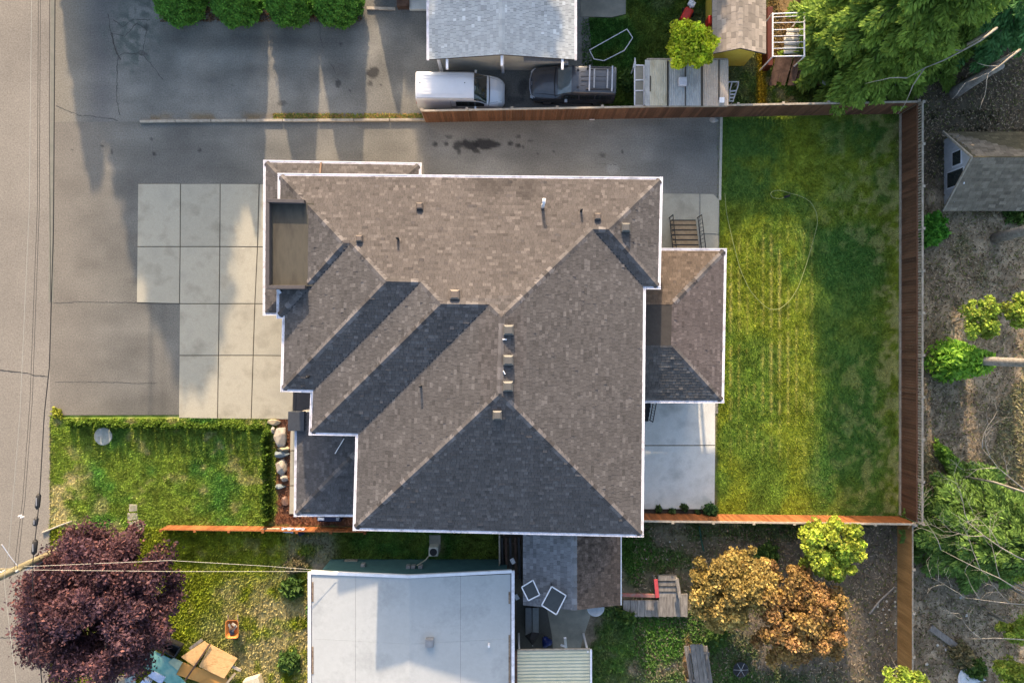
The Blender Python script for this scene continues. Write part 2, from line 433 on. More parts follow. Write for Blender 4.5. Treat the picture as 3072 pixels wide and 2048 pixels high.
road = struct(patch('road', [(-560, -400), (152, -400), (148, 2500), (-560, 2500)], -0.012, 0.25, paint_road, ASPHALT), 'pale worn asphalt street along the west side')
drive = struct(patch('driveway', [(152, 364), (2160, 347), (2154, 1240), (150, 1245)], 0.0, 0.1, paint_drive, ASPHALT), 'asphalt driveway of the big house')
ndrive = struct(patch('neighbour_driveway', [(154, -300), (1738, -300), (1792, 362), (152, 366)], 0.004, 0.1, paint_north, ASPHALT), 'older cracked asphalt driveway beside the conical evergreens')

CRACK = flat('crack_filler', (0.045, 0.043, 0.04))
def crack(pts, parent, w=0.035, z=0.006, seed=0):
    r = random.Random(seed); P3 = [P(a, b) for a, b in pts]; fine = []
    for a, b in zip(P3, P3[1:]):
        n = max(2, int((b - a).length / 0.12))
        fine += [a.lerp(b, i / n) + Vector((r.uniform(-.03, .03), r.uniform(-.03, .03), 0)) for i in range(n)]
    fine.append(P3[-1]); mb = MB(); vs = []; fs = []
    for i, p in enumerate(fine):
        d = (fine[min(i + 1, len(fine) - 1)] - fine[max(0, i - 1)]).normalized(); s = Vector((-d.y, d.x, 0)) * w * r.uniform(.25, .7)
        vs += [p + s + Vector((0, 0, z)), p - s + Vector((0, 0, z))]
        if i: fs.append((2 * i - 2, 2 * i - 1, 2 * i + 1, 2 * i))
    mb.add(vs, fs); return mb.build('crack', CRACK, parent)
crack([(-300, 1105), (0, 1111), (60, 1116), (100, 1124), (146, 1129)], road, .05, -.006, 1)
crack([(-100, 1908), (60, 1914), (80, 1912)], road, .04, -.006, 2)
crack([(170, 318), (215, 338), (240, 347), (300, 352), (355, 362)], ndrive, .03, .01, 3)
crack([(325, 40), (332, 100), (355, 170), (352, 200), (350, 300), (360, 345)], ndrive, .035, .01, 4)
crack([(355, 170), (375, 160), (430, 165), (450, 190), (490, 240)], ndrive, .03, .01, 5)
crack([(332, 100), (375, 110), (410, 70), (440, 90), (430, 150), (395, 165)], ndrive, .03, .01, 6)
crack([(340, 60), (370, 80), (400, 60), (450, 60)], ndrive, .03, .01, 16)
crack([(335, 100), (345, 150), (362, 180)], ndrive, .05, .01, 17)
crack([(988, 187), (1002, 205), (1008, 222)], ndrive, .03, .01, 7)
crack([(957, 60), (962, 110), (970, 145)], ndrive, .02, .01, 8)
crack([(160, 910), (230, 905), (300, 906), (420, 908)], drive, .025, .005, 9)
crack([(165, 1145), (360, 1146), (400, 1150), (470, 1148)], drive, .02, .005, 10)
crack([(1785, 490), (1850, 495)], drive, .02, .005, 11)

# patch strips along the street edge where the drives meet it
EDGE = mat('patched_asphalt_edge', [(0.15, 0.15, 0.125), (0.2, 0.19, 0.16)], scale=2, fine=0.2)
MB().prism(pp([(150, 366), (163, 366), (160, 905), (146, 905)]), -0.03, 0.006).build('repair_strip', EDGE, drive)
MB().prism(pp([(152, -50), (165, -50), (164, 363), (151, 363)]), -0.03, 0.01).build('repair_strip', EDGE, ndrive)

# concrete parking pad of eleven slabs
pad = thing('concrete_pad', 'pale jointed concrete parking pad before the garage', 'concrete pad'); del pad['category']; pad['kind'] = 'structure'
JOINT = flat('joint_soil', (0.06, 0.05, 0.035))
MB().prism(pp([(415, 551), (860, 553), (860, 1250), (538, 1252), (540, 912), (411, 910)]), 0.002, 0.006).build('joint_bed', JOINT, pad)
X = {0: [(414, 551), (412, 740), (410, 908)], 1: [(542, 551), (541, 740), (539, 911), (538, 1066), (536, 1254)], 2: [(661, 551), (660, 740), (658, 911), (656, 1066), (653, 1256)],
     3: [(778, 552), (773, 741), (765, 911), (760, 1066), (754, 1257)], 4: [(900, 553), (895, 742), (890, 912), (885, 1067), (878, 1258)]}
def slab(a, b, c, d, k=1.3):
    cx = sum(p[0] for p in (a, b, c, d)) / 4; cy = sum(p[1] for p in (a, b, c, d)) / 4
    q = [(p[0] + (k if p[0] < cx else -k), p[1] + (k if p[1] < cy else -k)) for p in (a, b, c, d)]
    MB().prism(pp(q), -0.1, 0.025 + random.uniform(-.003, .003)).build('slab', CONCRETE, pad, bevel=0.008)
for r in range(4):
    for i in range(4):
        if i == 0 and r > 1: continue
        slab(X[i][r], X[i + 1][r], X[i + 1][r + 1], X[i][r + 1])

# patio and side slab behind the house
patio = thing('patio', 'grey concrete patio between the house and the back lawn', 'patio'); del patio['category']; patio['kind'] = 'structure'
PATIO = mat('patio_concrete', [(0.4, 0.41, 0.39), (0.6, 0.605, 0.58), (0.5, 0.505, 0.48)], scale=0.7, fine=0.1, fscale=20, rough=0.8, detail=8, bump=0.06)
for q, m in [([(1900, 1200), (2145, 1200), (2145, 1334), (1900, 1334)], PATIO), ([(1900, 1337), (2145, 1337), (2143, 1526), (1900, 1526)], PATIO),
             ([(1960, 581), (2098, 582), (2096, 760), (1960, 760)], CONCRETE), ([(2101, 582), (2140, 583), (2157, 600), (2155, 702), (2101, 700)], CONCRETE),
             ([(2101, 703), (2155, 705), (2153, 980), (2101, 980)], CONCRETE), ([(1960, 983), (2150, 983), (2147, 1197), (1960, 1197)], PATIO), ([(1960, 763), (2098, 763), (2098, 980), (1960, 980)], CONCRETE)]:
    MB().prism(pp(q), -0.1, 0.02 + random.uniform(-.003, .003)).build('slab', m, patio, bevel=0.006)
LIGHTEDGE = flat('pale_kerb', (0.42, 0.4, 0.34))
MB().prism(pp([(2160, 347), (2168, 347), (2163, 600), (2156, 600)]), -0.1, 0.03).build('edging_strip', LIGHTEDGE, patio)

# timber edging between the two driveways
te = thing('timber_edging', 'long pale timber edging dividing the two driveways', 'edging')
for i in range(8):
    x0 = 420 + i * 107
    a, b = P(x0 + 1, 364 - i * .5 + (1.6 if i == 0 else 0), .07), P(x0 + 106, 363.5 - i * .5, .07)
    MB().beam(a, b, 0.14, 0.15).build('timber', WEATHERED, te, bevel=0.01)

# grass blades that stand on the turf
def grass(name, x0, x1, y0, y1, n, h, label, seed):
    r = np.random.default_rng(seed)
    a, b = P(x0, y1), P(x1, y0)
    x = r.uniform(a.x, b.x, n); y = r.uniform(a.y, b.y, n)
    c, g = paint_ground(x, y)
    k = (r.random(n) < np.clip(g, 0, 1)) & ~((x > -25.4) & (x < 11.2) & (y > -4.25) & (y < 12.3)) & ~((x > 3.3) & (x < 6.4) & (y > 17.9)) & ~((x > 3.3) & (x < 3.9) & (y > 12)) & ~((x > 3.3) & (x < 4.8) & (y > 12) & (y < 14.6)); x, y, c = x[k], y[k], c[k]; n = len(x)
    t = r.uniform(0, 2 * math.pi, n); hh = h * r.uniform(0.5, 1.3, n); w = r.uniform(0.02, 0.05, n) * (h / 0.08)
    t2 = r.uniform(0, 2 * math.pi, n); ln = hh * r.uniform(0.3, 1.1, n)
    z = np.full(n, -0.03)
    A = np.stack([x - np.cos(t) * w, y - np.sin(t) * w, z], 1); B = np.stack([x + np.cos(t) * w, y + np.sin(t) * w, z], 1)
    C = np.stack([x + np.cos(t2) * ln, y + np.sin(t2) * ln, z + hh + .03], 1)
    V = np.stack([A, B, C], 1).reshape(-1, 3)
    cc = c * r.uniform(0.7, 1.7, n)[:, None] * 1.1
    C3 = np.repeat(cc, 3, 0); C3[2::3] *= 1.15
    o = link(name, np_mesh(name, V, np.arange(3 * n).reshape(-1, 3), LEAF, C3))
    return stuff(o, label)
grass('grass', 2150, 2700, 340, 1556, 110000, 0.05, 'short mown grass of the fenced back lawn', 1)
grass('grass', 148, 832, 1245, 1580, 60000, 0.07, 'grass of the front lawn behind the low hedge', 2)
grass('grass', 148, 1500, 1580, 2060, 90000, 0.1, 'rough grass of the yard by the purple tree', 3)
grass('grass', 1740, 2560, -10, 330, 50000, 0.1, 'shaded grass north of the long fence', 4)
grass('grass', 1560, 3080, 1560, 2060, 90000, 0.13, 'patchy weeds and grass on the trodden yard', 5)
def litter(name, x0, x1, y0, y1, n, label, seed, pal):
    r = np.random.default_rng(seed); a, b = P(x0, y1), P(x1, y0); x = r.uniform(a.x, b.x, n); y = r.uniform(a.y, b.y, n)
    k = r.random(n) < .25 + .9 * fbm(x, y, 1.5, seed + 5); x, y = x[k], y[k]; n = len(x); t = r.uniform(0, 6.28, n); l = r.uniform(.03, .13, n); w = r.uniform(.012, .04, n)
    z = r.uniform(.005, .05, n); ca, sa = np.cos(t), np.sin(t); z2 = z + r.uniform(-.01, .04, n)
    V = np.stack([np.stack([x - ca * l, y - sa * l, z], 1), np.stack([x + sa * w, y - ca * w, z2], 1), np.stack([x + ca * l, y + sa * l, z], 1), np.stack([x - sa * w, y + ca * w, z2 - .01], 1)], 1).reshape(-1, 3)
    p = np.array(pal)[r.integers(0, len(pal), n)] * r.uniform(.6, 1.4, n)[:, None]
    return stuff(link(name, np_mesh(name, V, np.arange(4 * n).reshape(-1, 4), LEAF, np.repeat(p, 4, 0))), label)
LIT = [(.28, .21, .14), (.17, .125, .08), (.38, .31, .22), (.09, .07, .045), (.14, .16, .05)]
litter('leaf_litter', 2735, 3090, -40, 2060, 36000, 'twigs and dead leaves on the woodland floor', 11, LIT)
litter('leaf_litter', 1900, 2690, 1580, 2060, 16000, 'dead leaves and twigs on the trodden south yard', 12, LIT)
litter('edge_weeds', 820, 1275, 342, 359, 2600, 'yellow green weeds along the timber edging', 14, [(.2, .22, .04), (.3, .22, .06), (.12, .17, .03), (.34, .2, .07)])
litter('bark_mulch', 480, 1085, -20, 66, 6000, 'brown bark litter under the conical evergreens', 15, [(.16, .09, .05), (.1, .06, .04), (.24, .15, .08)])
litter('mulch', 830, 1050, 1258, 1575, 4500, 'red brown bark mulch in the boulder bed', 13, [(.24, .1, .055), (.16, .07, .04), (.3, .15, .09), (.1, .05, .035)])
grass('grass', 2700, 3090, 330, 1600, 45000, 0.14, 'sparse grass on the woodland floor', 6)
# ================================================================== SHINGLED ROOFS
def clip_poly(poly, x0, y0, x1, y1):
    for ax, lim, keep in ((0, x0, 1), (0, x1, -1), (1, y0, 1), (1, y1, -1)):
        out = []
        for i in range(len(poly)):
            a, b = poly[i - 1], poly[i]
            ia, ib = (a[ax] - lim) * keep >= 0, (b[ax] - lim) * keep >= 0
            if ia != ib:
                t = (lim - a[ax]) / (b[ax] - a[ax]); out.append((a[0] + t * (b[0] - a[0]), a[1] + t * (b[1] - a[1])))
            if ib: out.append(b)
        poly = out
        if len(poly) < 3: return []
    return poly

SH_MESH = {}
def shingle_slopes(slopes, parent, m_mass, m_part, exposure=0.145, widths=(0.15, 0.2, 0.27), n_parts=300, tones=(0.88, 1.12), rise=0.019, seed=1, base=(0.1, 0.09, 0.08), odd=0.14, stain=None):
    """slopes: list of (points3d, tint); first edge of the points is the eave. Real overlapping tabs."""
    r = random.Random(seed); full = []
    V, Fq, C = [], [], []
    for si, (pts, tint) in enumerate(slopes):
        pts = [Vector(p) for p in pts]; o = pts[0]; u = (pts[1] - pts[0]).normalized()
        n = Vector((0, 0, 0))
        for i in range(1, len(pts) - 1): n += (pts[i] - o).cross(pts[i + 1] - o)
        n.normalize()
        if n.z < 0: n = -n
        v = n.cross(u)
        if v.z < 0: v = -v
        P2 = [((p - o).dot(u), (p - o).dot(v)) for p in pts]
        us = [p[0] for p in P2]; vm = max(p[1] for p in P2)
        def inside(a, b):
            k = False; j = len(P2) - 1
            for i in range(len(P2)):
                (xi, yi), (xj, yj) = P2[i], P2[j]
                if (yi > b) != (yj > b) and a < (xj - xi) * (b - yi) / (yj - yi) + xi: k = not k
                j = i
            return k
        rows = int(math.ceil(vm / exposure))
        for q in range(rows):
            v0, v1 = q * exposure, (q + 1) * exposure + 0.002
            a = min(us) - r.uniform(0, .3)
            while a < max(us):
                w = r.choice(widths); b = a + w - 0.011
                cs = [inside(a, v0 + .001), inside(b, v0 + .001), inside(a, v1), inside(b, v1)]
                if all(cs):
                    if q > 0 and q < rows - 1: full.append((o, u, v, n, a, v0, w, si))
                    poly = [(a, v0), (b, v0), (b, v1), (a, v1)]
                elif any(cs) or inside((a + b) / 2, (v0 + v1) / 2):
                    poly = clip_poly(P2, a, v0, b, v1)
                else: poly = []
                if len(poly) >= 3:
                    t = r.uniform(*tones) * (1.32 if r.random() < odd else 1.0) * (0.8 if r.random() < odd * .6 else 1.0)
                    w_ = o + u * a + v * v0; t *= .88 + .24 * float(fbm(np.array([u.dot(w_)]), np.array([v0 * .35]), 1.1, 300 + si, 3)[0])
                    if stain: t *= stain(w_)
                    lift = rise * r.uniform(.7, 1.35) * (1.9 if r.random() < .03 else 1); s = len(V)
                    key = len(full) - 1 if all(cs) and 0 < q < rows - 1 else None
                    bot = []
                    for (x, y) in poly:
                        h = lift * (1 - (y - v0) / exposure * 0.85) + 0.003
                        V.append(o + u * x + v * y + n * h); C.append((t * tint[0], t * tint[1], t * tint[2]))
                    Fq.append((tuple(range(s, s + len(poly))), key))
                    lo = sorted([i for i in range(len(poly)) if abs(poly[i][1] - v0) < 1e-6], key=lambda i: poly[i][0])
                    if len(lo) >= 2:
                        i0, i1 = lo[0], lo[-1]; e = len(V)
                        V.extend([V[s + i0] - n * (lift + .003), V[s + i1] - n * (lift + .003)]); C.extend([C[-1]] * 2)
                        Fq.append(((s + i0, e, e + 1, s + i1), key))
                a += w
    # the shingles nearest the camera are parts of their own
    def dist(k):
        o, u, v, n, a, v0, w, t = full[k]; p = o + u * a + v * v0
        return (p.x ** 2 + p.y ** 2 + (CAM_H - p.z) ** 2)
    own = set(sorted(range(len(full)), key=dist)[:n_parts])
    me = bpy.data.meshes.new('shingles')
    me.from_pydata([tuple(p) for p in V], [], [f for f, k in Fq if k is None or k not in own]); me.update()
    ca = me.color_attributes.new('Col', 'FLOAT_COLOR', 'POINT')
    arr = np.ones((len(V), 4), dtype=np.float32); arr[:, :3] = np.array(C) * np.array(base); ca.data.foreach_set('color', arr.ravel())
    me.materials.append(m_mass)
    so = link('shingles', me, parent); so['kind'] = 'stuff'
    for k in sorted(own):
        o, u, v, n, a, v0, w, si = full[k]
        mp = m_part[si] if isinstance(m_part, (list, tuple)) else m_part
        key = (round(w, 3), exposure, mp.name)
        if key not in SH_MESH:
            b = MB(); lf = rise + .003
            b.add([(0, 0, lf), (w - .011, 0, lf), (w - .011, exposure, .004), (0, exposure, .004), (0, 0, 0), (w - .011, 0, 0)], [(0, 1, 2, 3), (0, 4, 5, 1), (0, 3, 4), (1, 5, 2)])
            SH_MESH[key] = b.mesh('shingle', mp)
        uu, vv = (u, v) if u.cross(v).dot(n) > 0 else (u, v)
        M = Matrix((u, v, n)).transposed().to_4x4(); M.translation = o + u * a + v * v0
        link('shingle', SH_MESH[key], parent, M)
    return so

def caps(a, b, na, nb, m, parent, w=0.16, step=0.27, lift=0.02, seed=0):
    """row of folded cap shingles along a hip or ridge; na, nb = the two slope normals"""
    a, b = Vector(a), Vector(b); d = (b - a).normalized(); L = (b - a).length
    if d.z < -1e-3: a, b, d = b, a, -d
    mid = (na + nb).normalized()
    def side(n, o):
        s = n.cross(d)
        if s.dot(o) < 0: s = -s
        return s.normalized()
    out = na - nb
    sa, sb = side(na, out), side(nb, -out)
    mb = MB(); l = step + .05
    vs = []
    for t, h in ((0, lift + .012), (l, lift)):
        vs += [sa * w + d * t + mid * h * .6, d * t + mid * (h + .004), sb * w + d * t + mid * h * .6]
    vs += [x - mid * (.03) for x in vs[:3]]
    mb.add(vs, [(0, 1, 4, 3), (1, 2, 5, 4), (0, 6, 7, 1), (1, 7, 8, 2), (0, 3, 6), (2, 8, 5)])
    me = mb.mesh('ridge_cap', m)
    for i in range(int(L / step)):
        link('ridge_cap', me, parent, loc=a + d * (i * step))

def gutter(a, b, out, parent, z, w=0.135, m=None, ext=(0, 0)):
    """open eaves gutter along the outside of an eave line"""
    a, b = Vector((a[0], a[1], z)), Vector((b[0], b[1], z)); d = (b - a).normalized(); o = Vector((out[0], out[1], 0)).normalized()
    a = a - d * ext[0]; b = b + d * ext[1]
    prof = [(0, -.13), (w, -.13), (w, .0), (w - .045, .0), (w - .045, -.035), (.035, -.035), (.035, 0), (0, 0)]
    mb = MB(); n = len(prof); vs = []
    for p in (a, b): vs += [p + o * x + Vector((0, 0, y)) for x, y in prof]
    mb.add(vs, [(i, (i + 1) % n, n + (i + 1) % n, n + i) for i in range(n)] + [(0, 1, 4, 5), (1, 2, 3, 4), (0, 5, 6, 7), (n + 5, n + 4, n + 1, n), (n + 4, n + 3, n + 2, n + 1), (n + 7, n + 6, n + 5, n)])
    me = mb.mesh('gutter', m or GUTTER)
    bm = bmesh.new(); bm.from_mesh(me); bmesh.ops.recalc_face_normals(bm, faces=bm.faces); bm.to_mesh(me); bm.free()
    return link('gutter', me, parent)

class Plane:
    def __init__(s, a, b, z0, t, ref):
        s.a, s.b, s.z0, s.t = Vector(a), Vector(b), z0, t
        d = (s.b - s.a).normalized(); n = Vector((-d.y, d.x))
        if n.dot(Vector(ref) - s.a) < 0: n = -n
        s.n, s.d = n, d
        s.n3 = Vector((-n.x * t, -n.y * t, 1)).normalized()
    def z(s, x, y): return s.z0 + s.t * s.n.dot(Vector((x, y)) - s.a)
def i2(p, q, off=0.0):
    A = np.array([[p.n.x, p.n.y], [q.n.x, q.n.y]]); B = np.array([p.n.dot(p.a) + off, q.n.dot(q.a) + off])
    r = np.linalg.solve(A, B); return Vector((r[0], r[1], p.z0))
def i3(p, q, s):
    A = np.array([[p.t * k.n.x, p.t * k.n.y, -1] for k in (p, q, s)]); B = np.array([k.t * k.n.dot(k.a) - k.z0 for k in (p, q, s)])
    return Vector(np.linalg.solve(A, B))
def on_plane(px, py, pl):
    z = pl.z0
    for _ in range(12):
        p = P(px, py, z); z = pl.z(p.x, p.y)
    return P(px, py, z)

# ================================================================== THE MAIN HOUSE
house = thing('house', 'large two storey house with many-hipped brown grey shingle roof and white gutters', 'house')
EAVE, PITCH = 6.2, 0.362
SHING = mat('shingle_mass', [(0.1, 0.09, 0.08)], attr=True, rough=0.92, spec=0.15, fine=0.28, fscale=18)
SB = np.array((0.091, 0.083, 0.082))
SHINGP = mat('shingle_single', [tuple(SB * 0.86), tuple(SB * 1.08)], scale=1.0, rough=0.92, spec=0.15, fine=0.25, fscale=18, rnd=0.26)
CAPM = mat('ridge_cap_shingle', [tuple(SB * 1.0), tuple(SB * 1.45)], scale=2, rough=0.92, spec=0.15, fine=0.2, rnd=0.5)
def EL(p, q, t=PITCH, z0=EAVE, ref=(0, 0)):
    return Plane(P(*p, z0).xy, P(*q, z0).xy, z0, t, ref)
N_ = EL((842, 528), (1982, 540)); E1 = EL((1980, 540), (1973, 855)); SE = EL((1973, 859), (1940, 858.6), ref=(0, 5)); E2 = EL((1929, 868), (1922, 1600))
S4 = EL((1067, 1582), (1922, 1602)); W4 = EL((1067, 1582), (1075, 1310)); S3 = EL((935, 1296), (1075, 1299), ref=(-8, 2)); W3 = EL((935, 1296), (940, 1180))
S2 = EL((850, 1166), (940, 1169), ref=(-9, 4)); W2 = EL((850, 1166), (855, 960)); S1 = EL((838, 946), (855, 946.3), ref=(-10, 5)); W1 = EL((842, 528), (838, 946))
A, B, C, D, E, Fc = i2(W1, N_), i2(N_, E1), i2(E1, SE), i2(SE, E2), i2(E2, S4), i2(S4, W4)
G, Hc, I, J, K, Lc = i2(W4, S3), i2(S3, W3), i2(W3, S2), i2(S2, W2), i2(W2, S1), i2(S1, W1)
n1, n2, n3, n4, n5, n6, n7 = i3(N_, W1, S1), i3(N_, S1, W2), i3(N_, W2, S2), i3(N_, S2, W3), i3(N_, W3, S3), i3(N_, S3, W4), i3(N_, W4, E2)
pk, n8, n9 = i3(W4, E2, S4), i3(N_, E2, SE), i3(N_, SE, E1)
slopes = [[A, B, n9, n8, n7, n6, n5, n4, n3, n2, n1], [B, C, n9], [C, D, n8, n9], [D, E, pk, n7, n8], [E, Fc, pk], [Fc, G, n6, n7, pk], [G, Hc, n5, n6],
          [Hc, I, n4, n5], [I, J, n3, n4], [J, K, n2, n3], [K, Lc, n1, n2], [Lc, A, n1]]
rb = MB()
for s in slopes: rb.add([p - Vector((0, 0, .004)) for p in s], [tuple(range(len(s)))[::-1]])
DECK = flat('roof_underlay', (0.05, 0.045, 0.042), rough=0.95)
roof = rb.build('roof', DECK, house)
def roof_stain(p):
    # dark algae bloom near the north eave
    k = 0
    for px, py, s in ((1440, 545, .75), (1480, 560, .6), (1575, 550, .75), (1572, 575, .6), (1510, 540, .5)):
        q = P(px, py, 6.4); k = max(k, math.exp(-((p.x - q.x) ** 2 + (p.y - q.y) ** 2) / (.75 * s) ** 2))
    return 1 - .38 * k
TW = {0: (1.03, 1.0, .97)}  # sun painted in: north slope warmer, the other slopes cooler
shingle_slopes([(s, TW.get(i, (.98, 1.0, 1.0))) for i, s in enumerate(slopes)], roof, SHING, SHINGP, base=tuple(SB), seed=3, stain=roof_stain)
for a, b, p, q in [(A, n1, N_, W1), (n2, n3, N_, W2), (n4, n5, N_, W3), (n6, n7, N_, W4), (n7, n8, N_, E2), (n9, B, N_, E1), (n7, pk, W4, E2), (pk, E, E2, S4), (pk, Fc, S4, W4),
                   (Hc, n5, W3, S3), (J, n3, W2, S2), (Lc, n1, W1, S1), (C, n9, E1, SE), (n3, n4, N_, S2), (n5, n6, N_, S3), (n8, n9, N_, SE)]:
    caps(a, b, p.n3, q.n3, CAPM, roof)
VALLEY = flat('valley_metal', (0.02, 0.022, 0.026))
for a, b in [(G, n6), (I, n4), (D, n8), (K, n2)]:
    MB().beam(a + Vector((0, 0, .012)), b + Vector((0, 0, .012)), .05, .012).build('valley_flashing', VALLEY, roof)
# soffit, gutters
ev = [A, B, C, D, E, Fc, G, Hc, I, J, K, Lc]
MB().prism([(p.x, p.y) for p in ev], EAVE - 0.16, EAVE - 0.012).build('soffit', WHITEPAINT, house)
convex = {'A': 1, 'B': 1, 'C': 1, 'D': 0, 'E': 1, 'F': 1, 'G': 0, 'H': 1, 'I': 0, 'J': 1, 'K': 0, 'L': 1}
names = 'ABCDEFGHIJKL'; pls = [N_, E1, SE, E2, S4, W4, S3, W3, S2, W2, S1, W1]
for i in range(12):
    a, b, pl = ev[i], ev[(i + 1) % 12], pls[i]
    e0 = .15 if convex[names[i]] else -.15; e1 = .0 if convex[names[(i + 1) % 12]] else -.153
    gutter(a, b, -pl.n, house, EAVE - .0, ext=(e0 if e0 > 0 else 0.0, e1 if e1 < 0 else -.002))
# walls
SIDING = mat('beige_siding', [(0.38, 0.35, 0.3), (0.46, 0.43, 0.37)], scale=2, rough=0.8, fine=0.08)
def wall_ring(off): return [i2(pls[i - 1], pls[i], off) for i in range(12)]
up = wall_ring(0.45)
MB().prism([(p.x, p.y) for p in up], -0.1, EAVE - 0.17).build('wall', SIDING, house)
for i in range(12):
    a, b = up[i], up[(i + 1) % 12]; L = (b - a).length
    if L < 2.6 or i == 11: continue
    d = (b - a).normalized(); o = Vector((-pls[i].n.x, -pls[i].n.y, 0)); k = max(1, int(L / 3.6))
    for j in range(k):
        q = a + d * (L * (j + .5) / k)
        for zz in ((1.6, 4.45) if i in (1, 4) else (4.45,)):
            m3 = Matrix((d, o, Vector((0, 0, 1)))).transposed()
            w = MB().box(Vector((q.x, q.y, zz)) + o * .02, (1.3, .07, 1.25), rot=m3).build('window', WHITEPAINT, house)
            for s in (-1, 1): MB().box(Vector((q.x, q.y, zz)) + o * .06 + d * (.31 * s), (.54, .015, 1.08), rot=m3).build('pane', GLASS, w)
# garage block and its skirt roof
GZ, GT = 3.2, 0.36
gN = EL((798, 488), (1255, 496), GT, GZ, (-8, 5)); gW = EL((798, 488), (796, 936), GT, GZ, (-8, 5)); gE = EL((1256, 496), (1255, 540), GT, GZ, (-8, 5)); gS = EL((796, 938), (850, 938.5), GT, GZ, (-8, 5))
wN, wW = up[0].y, up[0].x
ga, gb, gc_, gd = i2(gW, gN), i2(gN, gE), i2(gE, gN), i2(gS, gW)
def gtop(x, y, pl): return Vector((x, y, pl.z(x, y)))
dN = gN.n.dot(Vector((wW, wN)) - gN.a); dW = gW.n.dot(Vector((wW, wN)) - gW.a); dm = min(dN, dW)
cor = i2(gW, gN, dm); cor.z = GZ + GT * dm
def off2(p, q, o): r = i2(p, q, o); r.z = GZ + GT * o; return r
eN = off2(gN, gE, dm); sW = off2(gS, gW, dm)
gs = [[ga, gb, eN, cor], [gd, ga, cor, sW], [gb, Vector((gb.x - .01, gb.y - 2.2, GZ)), Vector((eN.x, eN.y - 1.2, eN.z)), eN], [Vector((sW.x + 1.2, gd.y, GZ)), gd, sW, Vector((sW.x + 1.2, sW.y, sW.z))]]
rb = MB()
for s in gs: rb.add([p - Vector((0, 0, .004)) for p in s], [tuple(range(len(s)))])
groof = rb.build('skirt_roof', DECK, house)
shingle_slopes([(s, (1.0, 1.0, 1.0)) for s in gs], groof, SHING, SHINGP, base=tuple(SB), seed=5, n_parts=0)
caps(ga, cor, gN.n3, gW.n3, CAPM, groof); caps(gb, eN, gN.n3, gE.n3, CAPM, groof)
MB().prism([(ga.x + .02, ga.y - .02), (gb.x - .02, gb.y - .02), (gb.x - .02, gb.y - 2.2), (gd.x + 2.4, gb.y - 2.2), (gd.x + 2.4, gd.y + .02), (gd.x + .02, gd.y + .02)], GZ - .15, GZ - .02).build('soffit', WHITEPAINT, house)
gutter(ga, gb, -gN.n, house, GZ, ext=(.15, .15)); gutter(gd, ga, -gW.n, house, GZ, ext=(.15, 0)); gutter((gd.x + 1.5, gd.y), gd, -gS.n, house, GZ); gutter(gb, (gb.x, gb.y - 1.6), -gE.n, house, GZ)
MB().prism([(ga.x + .45, ga.y - .45), (gb.x - .4, gb.y - .45), (gb.x - .4, 5), (-8, 5), (-8, gd.y + .3), (ga.x + .45, gd.y + .3)], -.1, GZ - .16).build('wall', SIDING, house)
for y0, y1 in ((2.1, 4.7), (5.3, 7.9)):
    gdoor = MB().prism([(ga.x + .40, y0), (ga.x + .47, y0), (ga.x + .47, y1), (ga.x + .40, y1)], 0.03, 2.3).build('garage_door', WHITEPAINT, house)
    for zz in (.6, 1.15, 1.7): MB().box((ga.x + .395, (y0 + y1) / 2, zz), (.02, y1 - y0 - .1, .03)).build('panel_groove', GREYMETAL, gdoor)
dsx = P(964, 485, GZ)
MB().beam((dsx.x, gN.a.y - .02, GZ + .05), (dsx.x + .02, gN.a.y - 1.0, GZ + .42), .09, .06).build('downspout', flat('brown_downspout', (.13, .075, .05)), house)

# flat-roofed bay with a raised kerb that cuts through the west slope
BZ = 6.74
bq = [P(806, 607, BZ), P(942, 609, BZ), P(942, 858, BZ), P(806, 858, BZ)]
MEMB = mat('brown_roof_membrane', [(0.045, 0.04, 0.033), (0.075, 0.067, 0.052), (0.055, 0.05, 0.04)], scale=0.9, rough=0.75, fine=0.1, stretch=(2, 0.5, 1))
PARA = flat('brown_kerb_metal', (0.075, 0.066, 0.066), rough=0.5)
bay = MB().prism([(p.x, p.y) for p in bq], EAVE - .3, BZ).build('flat_bay_roof', MEMB, house)
for a, b in (((803, 603.5), (915, 606)), ((803, 862), (918, 862))):
    MB().beam(P(*a, BZ + .15), P(*b, BZ + .15), .17, .34).build('kerb', PARA, bay, bevel=.01)
MB().beam(P(807, 611, BZ + .15), P(806.5, 856, BZ + .15), .15, .335).build('kerb', PARA, bay, bevel=.01)
for yy in (): MB().beam(P(815, yy, BZ + .006), P(940, yy, BZ + .006), .02, .012).build('membrane_seam', PARA, bay)
MB().beam(P(833, 868, 6.3), P(842, 880, 6.25), .14, .12).build('downspout', GUTTER, house)

# porch roof at the south west corner
PZ, PT = 3.3, 0.3
pW = EL((894, 1290), (889, 1540), PT, PZ, (-7, -6)); pS = EL((889, 1541), (1060, 1543), PT, PZ, (-7, -6))
pc = i2(pW, pS); wx = up[6].x - .2; wy = S3.a.y
top_y = P(900, 1235, PZ).y
xw = -6.9
rWS = Vector((xw, pc.y + (xw - pc.x), PZ + PT * (xw - pc.x)))
ps = [[Vector((pc.x + .05, top_y, PZ)), pc, rWS, Vector((xw, top_y, PZ + PT * (xw - pc.x - .05)))], [pc, Vector((xw, pc.y - .02, PZ)), rWS]]
rb = MB()
for s in ps: rb.add([p - Vector((0, 0, .004)) for p in s], [tuple(range(len(s)))])
proof = rb.build('porch_roof', DECK, house)
shingle_slopes([(s, (.9, .96, 1.02)) for s in ps], proof, SHING, SHINGP, base=tuple(SB), seed=6, n_parts=0)  # cooler tint puts the house's shade into the porch shingles
caps(pc, rWS, pW.n3, pS.n3, CAPM, proof)
